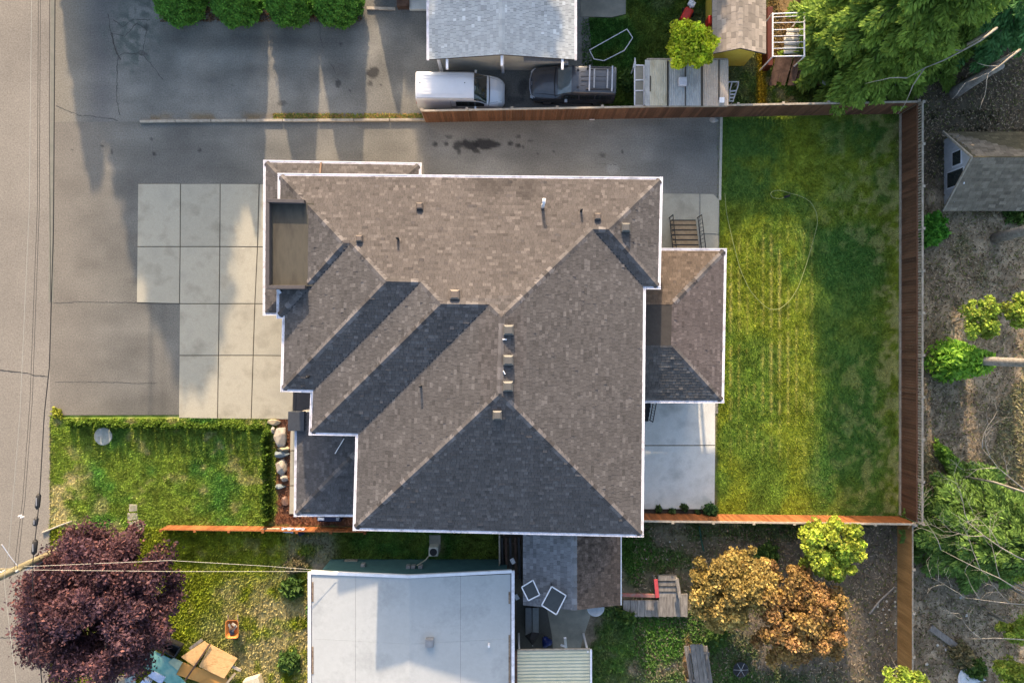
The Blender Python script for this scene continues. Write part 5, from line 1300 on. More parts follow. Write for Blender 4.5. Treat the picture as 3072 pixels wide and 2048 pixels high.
for i, (px, py, z, rx, ry, lab) in enumerate([(2945, 945, 3.5, .95, 1.15, 'yellow green sapling with branching crown above the bare woodland floor'), (3062, 930, 3.6, .8, .8, 'yellow green sapling cut off by the right edge beside the bare floor'),
                                      (3045, 1680, 4.5, .8, 1.0, 'yellow green maple crown above the dark conifer at the right edge'), (3045, 1880, 3.5, .9, .7, 'bright green shrub at the right edge under bare branches'),
                                      (3040, 2020, 3.0, .9, .8, 'bright green maple in the bottom right corner'), (2712, 2035, 3.0, 1.15, .75, 'lime green maple at the foot of the orange side fence')]):
    q = P(px, py, z); broadleaf('sapling', lab, 'tree', [((q.x, q.y, z), (rx, ry, .5)), ((q.x + .3, q.y - .4, z - .4), (rx * .6, ry * .6, .4))], SAP, .1, 4200, 34, .3, seed=40 + i, trunk_r=.05, tip=(.32, .33, .06), elong=1.3, base=(q.x + rx * .9, q.y - .3, 0), bark=DEADWOOD)

# --- conifers
SPR = [(0.102, 0.186, 0.033), (0.065, 0.14, 0.026), (0.14, 0.242, 0.041)]
conifer('spruce', 'large bright green spruce spreading over the fence corner', P(2560, 138), 15.0, 4.0, 1.0, SPR, (.3, .42, .07), seed=51, n_br=290, per=640, spray=.13, shape=.55, width=.3)
conifer('spruce', 'smaller spruce beside the white pipe frame', P(2520, 90), 6.5, 2.6, .8, SPR, (.25, .36, .06), seed=54, n_br=130, per=380, spray=.12, shape=.8, width=.32)
conifer('spruce', 'spruce between the bright one and the dark corner fir', P(2735, 120), 6.8, 3.0, .8, SPR, (.22, .33, .06), seed=55, n_br=140, per=400, spray=.12, shape=.7, width=.3)
FIR = [(0.084, 0.238, 0.084), (0.112, 0.294, 0.098), (0.154, 0.35, 0.112), (0.07, 0.168, 0.062)]
conifer('fir_tree', 'dark blue green fir in the top right corner', P(2900, 105), 10, 3.0, 1.5, FIR, (.14, .3, .1), seed=52, n_br=130, per=320, spray=.12)
conifer('cedar_tree', 'broad dark green cedar beside the fence in the lower right', P(2872, 1565), 6.5, 3.7, .4, [(.065, .13, .035), (.09, .16, .04), (.045, .1, .03)], (.2, .33, .07), seed=53, n_br=210, per=520, spray=.1, droop=.3, shape=.7)
# tall trees that stand north of the frame and throw the long shadows
conifer('shade_conifer', 'tall conifer beyond the top edge shading the driveway mouth', (-19.6, 25.8, 0), 9.8, 6.2, .5, SPR, (.12, .18, .03), seed=61, n_br=150, per=200, spray=.5, shape=.6)
conifer('shade_conifer', 'tall conifer beyond the top edge shading the pale garage', (-2.2, 33, 0), 11.0, 7.6, .5, SPR, (.12, .18, .03), seed=62, n_br=150, per=200, spray=.5, shape=.55)
conifer('shade_conifer', 'tall conifer beyond the top edge shading the north lawn', (6.6, 26.5, 0), 11.0, 5.6, .5, SPR, (.12, .18, .03), seed=63, n_br=150, per=200, spray=.48, shape=.6)
conifer('shade_conifer', 'tall conifer beyond the top right corner shading the woods', (28.5, 27.0, 0), 12.5, 4.5, .5, SPR, (.12, .18, .03), seed=64, n_br=110, per=140, spray=.42)
conifer('shade_conifer', 'conifer beyond the top edge shading the woodland shed', (25.2, 24.5, 0), 9.5, 4.2, .5, SPR, (.12, .18, .03), seed=66, n_br=110, per=140, spray=.42)
conifer('shade_conifer', 'slim conifer beyond the top edge beside the street', (-24.3, 25.0, 0), 5.6, 1.3, .5, SPR, (.12, .18, .03), seed=65, n_br=80, per=90, spray=.35)
# trunks rising out of the right edge
def tall_trunk(label, px, py, h, r, lean=(0, 0), ivy=0, seed=0):
    b = P(px, py); t = thing('tall_tree', label, 'tree', None, b)
    trunk((0, 0, -.1), (lean[0], lean[1], h), r, r * .6, t, GREYBARK, bend=.1)
    rr = np.random.default_rng(seed); n = 1600; az = rr.uniform(0, 6.28, n); z = h + rr.uniform(-2.5, 1.2, n); q = rr.uniform(.2, 2.6, n)
    leaves('crown', np.stack([lean[0] + q * np.cos(az), lean[1] + q * np.sin(az), z], 1), rr.uniform(.25, .5, n), palette(rr, n, FIR), t, r=rr)
    if ivy:
        n = ivy; z = rr.random(n) ** 1.6 * 3.2; az = rr.uniform(0, 6.28, n); q = r + rr.random(n) ** 1.5 * (1.0 - z * .22); k = z / h
        leaves('ivy', np.stack([lean[0] * k + q * np.cos(az), lean[1] * k + q * np.sin(az), z + .05], 1), rr.uniform(.1, .2, n), palette(rr, n, [(.22, .42, .05), (.32, .55, .07), (.14, .32, .04)]), t, r=rr, elong=2.2)
tall_trunk('tall grey trunk with bright ivy leaves at its foot', 2835, 1080, 12, .27, (.3, -.1), 2600, 1)
tall_trunk('grey leaning trunk beside the small shed', 2985, 715, 12, .3, (.4, .2), 0, 2)
sn = thing('broken_snag', 'short broken grey trunk behind the spruce at the woods edge', 'snag', None, P(2860, 280)); trunk((0, 0, -.1), (.1, .1, 3.6), .36, .2, sn, GREYBARK, bend=.08)

def branchy(name, label, start, dirv, length, seed, depth=3, r0=.036, base=None):
    """bare dead branches on a leaning stem"""
    rr = random.Random(seed); t = thing(name, label, 'branch'); limbs = []
    def grow(p, d, L, r, k):
        pts = [p]; q = Vector(p); dd = Vector(d)
        for i in range(5):
            dd = (dd + Vector((rr.uniform(-.22, .22), rr.uniform(-.22, .22), rr.uniform(-.08, .1)))).normalized(); q = q + dd * L / 5; pts.append(q.copy())
            if k > 0 and i > 0 and rr.random() < .75:
                s = rr.choice((-1, 1)); nd = (dd + Vector((-dd.y, dd.x, 0)) * s * rr.uniform(.5, 1.0)).normalized(); grow(q.copy(), nd, L * rr.uniform(.35, .6), r * .55, k - 1)
        MB().tube(pts, [r * (1 - .8 * i / 5) for i in range(6)], 5).build('branch', DEADWOOD, t, smooth=True)
    grow(Vector(start), Vector(dirv), length, r0, depth)
    if base is not None: MB().tube([base, (Vector(base) + Vector(start)) / 2 + Vector((.1, .1, 0)), start], [r0 * 2, r0 * 1.6, r0], 8).build('stem', DEADWOOD, t, smooth=True)
    return t
for i, (px, py, z, dx, dy, L, lab) in enumerate([(3100, 1690, 6.5, -1, .45, 4.2, 'uppermost bare dead branch reaching over the cedar'), (3120, 1790, 6.2, -1, .3, 5.0, 'long forked bare branch below the cedar crown'), (3120, 1815, 5.0, -1, .05, 3.8, 'bare grey branch over the dry ground by the cedar'),
                                             (3090, 1480, 6.4, -.8, .7, 3.2, 'bare twigs at the right edge above the cedar top'), (3110, 1925, 4.6, -1, .12, 3.3, 'lowest bare branch over the pale dead brush')]):
    s = P(px, py, z); branchy('dead_branch', lab, s, (dx, dy, -.03), L, 70 + i, base=(s.x + .8, s.y - .4, 0))
s = P(2990, 85, 6.5); branchy('dead_branch', 'pale bare branch crossing the bright spruce', s, (-1, -.75, -.05), 4.6, 81, depth=1, r0=.06, base=(s.x + 1.5, s.y + 1.2, 0))
s = P(3060, 150, 5.5); branchy('dead_branch', 'grey bare branch below the dark corner fir', s, (-.8, -.75, -.15), 3.0, 82, depth=1, r0=.06, base=(s.x + 1.0, s.y + .6, 0))

# --- hedges and shrubs
HED = [(0.079, 0.146, 0.02), (0.124, 0.213, 0.028), (0.05, 0.096, 0.014), (0.168, 0.247, 0.033)]
def shrub_mesh(seed, rx, ry, rz, n, pal, leaf, elong=1.7):
    r = np.random.default_rng(seed); d = unit(r.normal(size=(n, 3))); d[:, 2] = np.abs(d[:, 2]); q = r.random(n)[:, None] ** .4
    C = d * q * np.array([rx, ry, rz]) * (1 + .25 * np.sin(d[:, :1] * 7 + seed) * np.cos(d[:, 1:2] * 6)); C[:, 2] += .04
    o = leaves('shrub_leaves', C, leaf * r.uniform(.6, 1.4, n), palette(r, n, pal, .3), None, r=r, elong=elong); me = o.data; bpy.data.objects.remove(o); return me
ORDN = ['first', 'second', 'third', 'fourth', 'fifth', 'sixth', 'seventh', 'eighth', 'ninth', 'tenth', 'eleventh', 'twelfth', 'thirteenth', 'fourteenth', 'fifteenth', 'sixteenth', 'seventeenth', 'eighteenth', 'nineteenth', 'twentieth', 'twenty-first', 'twenty-second', 'twenty-third', 'twenty-fourth', 'twenty-fifth']
HM = [shrub_mesh(100 + i, .33, .28, .5, 700, HED, .08) for i in range(4)]
stem_me = MB().tube([(0, 0, -.05), (.02, .01, .3)], [.02, .012], 6).mesh('stem', BARK)
def shrub(px, py, me, label, group, sc=1.0, name='hedge_shrub', cat='shrub'):
    t = thing(name, label, cat, group, P(px, py)); o = link('foliage', me, t); o.rotation_euler.z = random.uniform(0, 6.28); o.scale = (sc, sc, sc * (random.uniform(1.5, 2.1) if name == 'hedge_shrub' else random.uniform(.95, 1.3))); link('stem', stem_me, t); return t
for i in range(25): shrub(222 + i * 23.3 + random.uniform(-4, 4), 1269 + i * .5 + random.uniform(-4, 4), HM[i % 4], f'{ORDN[i]} leafy hedge shrub from the street along the driveway edge', 'hedge shrubs along the driveway edge', random.uniform(.55, .72))
for i in range(13): shrub(803 + random.uniform(-5, 5), 1296 + i * 21.5 + random.uniform(-4, 4), HM[i % 4], f'{ORDN[i]} leafy hedge shrub from the driveway down beside the boulder bed', 'hedge shrubs beside the boulder bed', random.uniform(.6, .85))
YH = shrub_mesh(120, .5, .35, .3, 380, [(.3, .32, .04), (.24, .27, .03)], .1)
shrub(175, 1240, YH, 'low yellow green tuft at the street corner of the front lawn', None, .8, 'grass_tuft', 'shrub')
PM = [shrub_mesh(130 + i, .26, .22, .3, 130, [(.05, .1, .03), (.09, .14, .05), (.03, .06, .02)], .12) for i in range(2)]
for i, (px, py, s, lab) in enumerate([(1975, 1525, .8, 'first small dark plant from the house in the patio bed'), (2015, 1532, .8, 'small wilted plant between two larger ones in the patio bed'), (2052, 1520, .85, 'upright dark plant in the middle of the patio bed'), (2092, 1536, .7, 'low plant near the lawn end of the patio bed')]):
    shrub(px, py, PM[i % 2], lab, None, s, 'bed_plant', 'plant')
GB = shrub_mesh(140, .4, .42, .6, 700, [(.04, .1, .03), (.07, .15, .045)], .1)
shrub(2127, 1525, GB, 'round green bush at the lawn corner of the patio', None, .95, 'bush', 'bush')
FN = shrub_mesh(141, .75, .9, .5, 1500, [(.09, .28, .035), (.14, .38, .05), (.06, .2, .03)], .13, 3.2)
shrub(2795, 690, FN, 'bright green fern clump behind the east fence', None, 1.0, 'fern', 'fern')
FN2 = shrub_mesh(142, .6, .6, .4, 700, [(.06, .12, .03), (.1, .17, .04)], .13, 2.4)
for px, py, lab in ((3040, 640, 'small weedy clump at the corner of the woodland shed'), (1890, 245, 'low weeds on the grass behind the black car'), (1880, 1845, 'leafy weeds at the left end of the plank landing'), (2300, 1660, 'weeds between the bronze tree and the maple'), (2145, 1905, 'dark weeds below the bronze tree'), (2920, 2000, 'pale dead brush above the white stones'), (955, 1830, 'leafy weeds along the west wall of the white-roofed house'), (880, 1760, 'bright climbing weeds at the corner of the white-roofed house'), (870, 1980, 'weeds beside the junk at the west wall')):
    shrub(px, py, FN2, lab, None, 1.0, 'weed_clump', 'weeds')
DRYB = shrub_mesh(143, .7, .5, .35, 700, [(.3, .24, .13), (.2, .17, .09), (.14, .14, .06)], .1, 3.0)
shrub(890, 1690, DRYB, 'dry pale bush where the two white cables meet the house', None, .9, 'dry_bush', 'bush'); shrub(2880, 1960, DRYB, 'dry tan brush on the slope below the cedar', None, 1.2, 'dry_bush', 'bush')
HG = shrub_mesh(144, 1.7, .4, .6, 2400, [(.2, .36, .05), (.13, .26, .035), (.28, .44, .06)], .12, 2.0)
shrub(2850, 1393, HG, 'light green hedge strip above the cedar', None, 1.0, 'hedge', 'hedge')
# ================================================================== UTILITY POLE AND CABLES
pole = thing('utility_pole', 'leaning-looking wooden utility pole at the street with white cable guard', 'utility pole')
pb = P(300, 1592); POLEM = mat('pole_wood', [(.12, .105, .065), (.22, .195, .125)], scale=3, fine=.25, stretch=(4, 4, .4))
MB().tube([(pb.x, pb.y, -.1), (pb.x, pb.y, 5), (pb.x, pb.y, 11)], [.19, .17, .14], 14).build('shaft', POLEM, pole, smooth=True)
MB().tube([(pb.x + .02, pb.y - .17, 3.2), (pb.x + .02, pb.y - .16, 5.9)], .1, 10).build('cable_guard', GREYMETAL, pole, smooth=True)
MB().beam((pb.x - .9, pb.y + .1, 6.85), (pb.x + .5, pb.y + .1, 6.85), .1, .12).build('crossarm', POLEM, pole)
for dx in (-.8, -.2, .4): MB().lathe((pb.x + dx, pb.y + .1, 6.92), [(.03, 0), (.06, .05), (.04, .1), (.06, .14), (.02, .2)], 10).build('insulator', GREYMETAL, pole)
MB().tube([(pb.x, pb.y, 7.1), (pb.x - .5, pb.y + .3, 7.35), (pb.x - .4, pb.y + .9, 7.3), (pb.x - .35, pb.y + 1.1, 7.25)], .02, 6).build('jumper_wire', WHITEPAINT, pole)
MB().tube([(pb.x + .1, pb.y, 6.4), (pb.x - .1, pb.y + .6, 6.7), (pb.x - .3, pb.y + 1.3, 7.0)], .02, 6).build('jumper_wire', WHITEPAINT, pole)
CABLE = flat('black_cable', (.025, .024, .024)); WCABLE = flat('pale_cable', (.4, .38, .33))
def cable(label, pts, r, m, sag=.0, seed=0):
    out = []
    for (a, b) in zip(pts, pts[1:]):
        p, q = P(*a), P(*b); n = 14
        out += [p.lerp(q, i / n) - Vector((0, 0, sag * 4 * (i / n) * (1 - i / n))) for i in range(n)]
    out.append(P(*pts[-1])); return tag(MB().tube(out, r, 6).build('overhead_cable', m), label, 'cable')
cable('thin pale overhead wire nearest the street centre', [(97, -300, 8.0), (95, 0, 8.0), (88, 620, 7.8), (60, 1240, 7.7), (27, 1640, 7.6), (12, 1735, 7.5), (28, 1880, 7.5), (55, 2100, 7.5)], .009, WCABLE)
cable('left wire of the close black overhead pair', [(116, -300, 7.2), (115, 0, 7.2), (112, 620, 7.0), (90, 1200, 6.9), (68, 1497, 6.9), (62, 1545, 6.9), (42, 1712, 6.9)], .009, CABLE)
cable('right wire of the close black overhead pair', [(122, -300, 7.2), (121, 0, 7.2), (118, 620, 7.0), (97, 1200, 6.9), (75, 1497, 6.9), (69, 1549, 6.9), (51, 1712, 6.9)], .009, CABLE)
cable('thick black communications cable above the street edge', [(166, -300, 6.2), (165, 0, 6.2), (160, 700, 6.0), (148, 1100, 6.0), (133, 1240, 5.9), (118, 1500, 5.9), (107, 1600, 5.9), (98, 1690, 5.9), (99, 1780, 5.9), (118, 1960, 5.9), (130, 2100, 5.9)], .022, CABLE)
cable('thin dashed-looking black cable beside the thick one', [(150, -300, 6.4), (149, 0, 6.4), (148, 360, 6.3), (152, 905, 6.1)], .012, CABLE)
cable('pale service drop from the pole straight to the white-roofed house', [(44, 1708, 6.6), (520, 1713, 5.5), (1000, 1713, 3.4)], .009, WCABLE)
cable('pale service drop crossing the shaded grass strip', [(63, 1699, 6.2), (510, 1680, 5.5), (800, 1697, 4.3), (1005, 1713, 3.4)], .009, WCABLE)
for px, py, L, r, lab, m in ((114, 1503, .75, .11, 'upper black splice case hanging on the street cable', CABLE), (107, 1564, .4, .11, 'middle shiny splice box hanging on the street cable', DARKMETAL), (104, 1640, .72, .12, 'lower black splice case nearest the pole', CABLE)):
    t = thing('splice_case', lab, 'splice case'); q = P(px, py, 5.85)
    MB().tube([q + Vector((.04, L / 2, 0)), q + Vector((.03, L * .35, 0)), q - Vector((.03, L * .35, 0)), q - Vector((.04, L / 2, 0))], [r * .4, r, r, r * .4], 12).build('casing', m, t, smooth=True)
    MB().box(q + Vector((0, 0, r * .9)), (.05, L * .5, .05)).build('bracket', GREYMETAL, t)
for px, py, s in ((61, 1546, 'left'), (68, 1550, 'right')):
    q = P(px, py, 6.95); tag(MB().lathe((q.x, q.y, q.z - .1), [(.02, 0), (.035, .03), (.035, .12), (.02, .15), (.035, .18), (.02, .24)], 10).build('white_insulator', WHITEPAINT), f'white insulator on the {s} wire of the black pair', 'insulator')
tag(MB().tube([P(127, 1597, .06), P(180, 1575, .06), P(216, 1562, .06)], [.05, .045, .03], 7).build('fallen_pole', WEATHERED), 'thin wooden stake lying across the street edge', 'stake')

# ================================================================== SMALL THINGS IN THE FRONT YARDS
q = P(310, 1308); tag(MB().lathe((q.x, q.y, -.03), [(.5, 0), (.5, .06), (.46, .08), (.05, .085)], 28).build('round_slab', mat('lichen_concrete', [(.3, .3, .26), (.45, .44, .4)], scale=4, fine=.15)), 'round pale concrete lid set in the front lawn', 'lid')
for (pts, lab) in (([(382, 1538), (412, 1538), (414, 1556), (384, 1562)], 'grey stepping stone at the end of the front fence'), ([(386, 1566), (416, 1558), (434, 1572), (428, 1590), (392, 1592)], 'tan cracked stepping stone below the grey one'), ([(388, 1512), (412, 1512), (412, 1532), (388, 1534)], 'dark sunken stepping stone above the grey one')):
    tag(MB().prism(pp(pts), -.05, .03).build('stepping_stone', STONE, None, bevel=.015), lab, 'stone')
def boulder(px, py, w, h, z, label, m=STONE, seed=0, name='boulder'):
    rr = random.Random(seed); bm = bmesh.new()
    for _ in range(26): bm.verts.new(Vector((rr.gauss(0, 1), rr.gauss(0, 1), rr.gauss(0, 1))).normalized() * rr.uniform(.8, 1.1))
    bmesh.ops.convex_hull(bm, input=bm.verts)
    bmesh.ops.bevel(bm, geom=list(bm.edges), offset=.05, segments=1, affect='EDGES')
    for v in bm.verts:
        v.co.x *= w / 108; v.co.y *= h / 108; v.co.z *= z
    me = bpy.data.meshes.new(name); bm.to_mesh(me); bm.free(); me.materials.append(m)
    q = P(px, py); return tag(link(name, me, None, loc=(q.x, q.y, z * .2)), label, 'boulder')
BLUE = mat('blue_grey_stone', [(.13, .16, .18), (.2, .23, .25)], scale=3, fine=.2, bump=.4, bscale=12); TAN = mat('tan_stone', [(.3, .24, .16), (.4, .33, .22)], scale=3, fine=.2, bump=.4, bscale=12)
for i, a in enumerate([(822, 1267, 44, 22, .22, 'flat tan boulder at the top corner of the bed', TAN), (845, 1310, 46, 66, .35, 'largest grey boulder in the bed beside the walk', STONE), (852, 1347, 40, 22, .3, 'tan-topped boulder below the largest one', TAN), (846, 1362, 50, 24, .25, 'blue grey slab boulder in the middle of the bed', BLUE),
                       (846, 1398, 38, 52, .28, 'jagged brown grey boulder below the blue slab', STONE), (852, 1433, 30, 24, .25, 'small pale block boulder low in the bed', STONE), (842, 1459, 36, 18, .2, 'blue grey flat stone low in the bed', BLUE), (856, 1503, 24, 36, .18, 'reddish broken stone at the bottom of the bed', flat('red_stone', (.2, .12, .09), bump=.4)), (821, 1290, 16, 26, .2, 'small upright stone beside the largest boulder', STONE)]): boulder(*a, seed=200 + i)
wk = thing('front_walk', 'narrow tan concrete walk strip along the porch', 'walk'); del wk['category']; wk['kind'] = 'structure'
for y0, y1 in ((1288, 1350), (1353, 1455), (1458, 1541)): MB().prism(pp([(872 - (y0 - 1288) * .015, y0), (892, y0), (890, y1), (870 - (y0 - 1288) * .012, y1)], .1), -.1, .1).build('slab', CONCRETE, wk, bevel=.006)
# sign board and laundry on the fence
sg = thing('sign_board', 'small pale board with dark lettering behind the front fence', 'sign')
z = .7; MB().prism(pp([(783, 1586), (838, 1584), (839, 1591), (784, 1593)], z), z - .12, z).build('board', flat('pale_board', (.42, .36, .25)), sg)
tc = bpy.data.curves.new('lettering', 'FONT'); tc.body = 'PINWHEEL'; tc.size = .13; tc.extrude = .002; tc.align_x = 'CENTER'; tc.align_y = 'CENTER'; tc.materials.append(BLACK); tc.space_character = 1.05
tmp = bpy.data.objects.new('lettering_curve', tc); col.objects.link(tmp); bpy.context.view_layer.update(); tme = bpy.data.meshes.new_from_object(tmp.evaluated_get(bpy.context.evaluated_depsgraph_get())); bpy.data.objects.remove(tmp); to = link('lettering', tme, sg); p = P(812, 1588.3, z); to.location = (p.x, p.y, z + .004); to.rotation_euler.z = math.radians(1.0)
for x in (790, 832): q = P(x, 1589, .5); MB().box((q.x, q.y, .3), (.05, .05, .6)).build('stake', WEATHERED, sg)
CLOTH = flat('pale_blue_cloth', (.45, .55, .65)); CLOTHD = flat('dark_blue_cloth', (.02, .025, .045))
def cloth(label, pts, z, m, seed, cat='cloth', name='cloth'):
    rr = np.random.default_rng(seed); A, B, C, D = [np.array(P(a, b, z)) for a, b in pts]; n = 12; V = []
    for j in range(n + 1):
        for i in range(n + 1):
            u, v = i / n, j / n; p = (A * (1 - u) + B * u) * (1 - v) + (D * (1 - u) + C * u) * v
            V.append((p[0], p[1], p[2] + .05 * math.sin(u * 11 + seed) * math.cos(v * 8 + seed * 2) + rr.normal() * .006))
    F = [(j * (n + 1) + i, (j + 1) * (n + 1) + i, (j + 1) * (n + 1) + i + 1, j * (n + 1) + i + 1) for j in range(n) for i in range(n)]
    o = MB().add(V, F).build(name, m, None, smooth=True); so = o.modifiers.new('s', 'SOLIDIFY'); so.thickness = .02
    return tag(o, label, cat)
cloth('pale blue towel draped on the low front fence', [(844, 1583), (882, 1582), (880, 1598), (848, 1596)], .72, CLOTH, 1); cloth('white towel draped on the low front fence', [(884, 1583), (914, 1583), (914, 1592), (886, 1590)], .75, flat('white_cloth', (.62, .62, .66)), 2); cloth('dark blue cloth hanging from the low front fence', [(886, 1591), (920, 1584), (912, 1602), (900, 1608)], .6, CLOTHD, 3)
bx = thing('recycling_box', 'blue bin of odds and ends below the porch gutter', 'bin'); z = .5
MB().prism(pp([(950, 1551), (1022, 1551), (1022, 1564), (952, 1564)], z), 0, z).build('body', flat('navy_plastic', (.02, .025, .06)), bx, bevel=.02); MB().prism(pp([(953, 1553), (972, 1553), (972, 1560), (953, 1560)], z + .08), z, z + .08).build('contents', WHITEPAINT, bx); MB().prism(pp([(1008, 1552), (1018, 1552), (1016, 1561), (1008, 1561)], z + .06), z, z + .06).build('contents', GREYMETAL, bx)

# wheelbarrow
wb = thing('wheelbarrow', 'orange wheelbarrow tray holding wood scraps on the sunny grass', 'wheelbarrow'); ORANGE = flat('orange_plastic', (.55, .2, .05), rough=.5)
cx, cy = P(696, 1886, .6).x, P(696, 1886, .6).y
def rrect(w, h, z, r=.16, n=5):
    out = []
    for sx, sy, a0 in ((1, 1, 0), (-1, 1, 90), (-1, -1, 180), (1, -1, 270)):
        for i in range(n): t = math.radians(a0 + 90 * i / (n - 1)); out.append((cx + sx * (w / 2 - r) + r * math.cos(t), cy + sy * (h / 2 - r) + r * math.sin(t), z))
    return out
rings = [rrect(.45, .75, .3, .12), rrect(.72, 1.02, .62), rrect(.66, .96, .62), rrect(.42, .72, .34, .12)]; k = len(rings[0]); V = sum(rings, []); F = []
for r_ in range(3): F += [(r_ * k + i, r_ * k + (i + 1) % k, (r_ + 1) * k + (i + 1) % k, (r_ + 1) * k + i) for i in range(k)]
F += [tuple(range(3 * k, 4 * k)), tuple(range(k - 1, -1, -1))]
MB().add(V, F).build('tray', ORANGE, wb, smooth=False)
MB().tube([(cx - .05, cy - .55, .2), (cx + .05, cy - .55, .2)], .2, 18).build('wheel', BLACK, wb)
for s in (-1, 1): MB().tube([(cx + s * .06, cy - .55, .2), (cx + s * .2, cy - .2, .3), (cx + s * .28, cy + .75, .5)], .025, 6).build('handle', WEATHERED, wb); MB().tube([(cx + s * .22, cy + .3, .3), (cx + s * .24, cy + .35, 0)], .02, 6).build('leg', DARKMETAL, wb)
for i, (dx, dy, w, h, a, m) in enumerate(((-.05, -.22, .24, .26, .3, FLASH), (.1, .0, .1, .4, -.6, WEATHERED), (-.12, .1, .1, .35, .4, GREYWOOD), (.08, .25, .12, .2, .9, WEATHERED), (-.02, .02, .3, .09, .3, BROWNWOOD))):
    tag(MB().box((cx + dx, cy + dy, .5 + .03 * i), (w, h, .06), rz=a).build('wood_scrap' if i else 'slate_tile', m), ['dark square tile lying in the orange wheelbarrow', 'pale slanted wood scrap in the orange wheelbarrow', 'grey wood scrap in the orange wheelbarrow', 'short wood scrap at the top of the orange wheelbarrow', 'brown wood scrap across the orange wheelbarrow'][i], 'scrap')
# junk heap: plywood, teal tarp sheet, trough
PLY = mat('plywood', [(.4, .22, .085), (.62, .38, .17), (.52, .3, .125)], scale=2.5, detail=8, fine=.22, fscale=9, rnd=.12, stretch=(1, 3, 1)); PLYO = mat('orange_plywood', [(.42, .2, .05), (.54, .29, .09)], scale=1.5, fine=.12)
def sheet(label, pts, z, m, t=.02, name='plywood_sheet', cat='plywood', tilt=0):
    pr = [P(a, b, z) for a, b in pts]; o = MB().prism([(p.x, p.y) for p in pr], z - t, z).build(name, m, None); return tag(o, label, cat)
sheet('largest tan plywood sheet on the junk heap', [(632, 1932), (712, 1974), (672, 2034), (596, 1998)], .62, PLY); sheet('second tan plywood sheet beside the largest one', [(613, 1922), (630, 1934), (584, 1999), (543, 1969)], .56, PLY); sheet('orange plywood sheet under the tan ones', [(548, 1985), (590, 2000), (640, 2018), (600, 2046), (528, 2022)], .5, PLYO); sheet('orange plywood scrap at the bottom edge of the heap', [(620, 2008), (680, 2030), (690, 2060), (590, 2058)], .46, PLYO)
tag(MB().beam(P(630, 1930, .72), P(555, 2040, .66), .08, .05).build('timber_strip', BROWNWOOD), 'dark timber strip lying diagonally over the plywood', 'timber'); tag(MB().beam(P(697, 1997, .5), P(723, 2010, .5), .14, .08).build('timber_offcut', WEATHERED), 'pale timber offcut jutting from the plywood heap', 'timber'); tag(MB().beam(P(706, 2018, .45), P(680, 2048, .45), .12, .08).build('timber_offcut', TAN), 'yellow timber offcut under the plywood corner', 'timber')
tag(MB().beam(P(570, 1945, .4), P(606, 1918, .4), .16, .1).build('branch_log', GREYWOOD), 'grey split log at the top of the plywood heap', 'log')
TEALP = mat('teal_painted_sheet', [(.08, .24, .23), (.16, .36, .34), (.3, .42, .34)], scale=1.8, fine=.15)
sheet('long peeling teal painted panel under the purple tree', [(402, 1978), (448, 1945), (545, 1990), (530, 2020), (560, 2050), (520, 2062)], .5, TEALP, .05, 'teal_panel', 'panel'); sheet('pale green board across the teal panel', [(505, 1985), (520, 1972), (548, 1985), (533, 2010)], .56, flat('pale_green_board', (.36, .42, .3)), .03, 'green_board', 'board')
for p1, p2, lab, m in ([(440, 2030), (470, 2012), 'x', 0],):
    pass
sheet('pale blue plastic box lid at the bottom edge', [(443, 2026), (460, 2012), (496, 2030), (482, 2052)], .55, flat('pale_blue_plastic', (.42, .5, .68), rough=.3), .3, 'plastic_box', 'box'); sheet('second pale blue plastic box below the first', [(415, 2052), (432, 2034), (450, 2046), (440, 2070)], .5, flat('pale_blue_plastic_b', (.45, .53, .7), rough=.3), .3, 'plastic_box', 'box')
tr = thing('black_trough', 'long black open trough on the grass under the purple tree', 'trough'); a = [P(x, y, .45) for x, y in ((492, 1912), (546, 1936), (528, 1966), (470, 1932))]
for i in range(4): MB().beam(a[i], a[(i + 1) % 4], .07, .45).build('side', BLACK, tr)
MB().prism([(p.x, p.y) for p in a], .2, .28).build('bottom', BLACK, tr)
tag(MB().lathe(P(476, 1920, .1), [(.12, 0), (.16, .1), (.1, .12), (.02, .12)], 10).build('green_pot', flat('green_plastic', (.1, .35, .12))), 'small green plastic pot beside the black trough', 'pot')
cloth('tan canvas tarp at the bottom edge under the purple tree', [(300, 2030), (375, 2024), (380, 2070), (250, 2075)], .3, flat('tan_canvas', (.4, .3, .2)), 5, 'tarp', 'tarp'); cloth('grey tarp beside the tan canvas', [(372, 2015), (405, 2020), (410, 2065), (378, 2070)], .3, flat('grey_tarp', (.25, .32, .33)), 6, 'tarp', 'tarp')
tag(MB().box(P(760, 2046, .25), (.9, .6, .5), rz=.3).build('cardboard_box', flat('cream_card', (.5, .44, .33)), None, bevel=.03), 'cream cardboard box at the bottom edge right of the plywood', 'box')

# ================================================================== BEHIND THE NORTH FENCE
fr = thing('white_pipe_loop', 'white elongated six-sided pipe frame lying on the shaded lawn', 'frame'); lp = [(1768, 151), (1881, 88), (1898, 114), (1873, 152), (1812, 183), (1782, 178)]
for i in range(6): MB().tube([P(*lp[i], .06), P(*lp[(i + 1) % 6], .06)], .028, 6).build('pipe', WHITEPAINT, fr)
gf = thing('pipe_greenhouse', 'white pipe frame greenhouse without cover beside the spruce', 'greenhouse frame'); zt = 1.9
for y in (40, 50, 69, 90, 109, 128, 146, 170): MB().tube([P(2318, y + (2 if y < 60 else 0), zt), P(2414, y - 2, zt)], .02 if 40 < y < 170 else .035, 6).build('pipe', WHITEPAINT, gf)
for x in (2318, 2413): MB().tube([P(x, 40, zt), P(x, 171, zt)], .045, 6).build('pipe', WHITEPAINT, gf)
for x, y in ((2318, 40), (2413, 40), (2318, 170), (2413, 170)): q = P(x, y, zt); MB().tube([(q.x, q.y, 0), (q.x, q.y, zt)], .035, 6).build('leg', WHITEPAINT, gf)
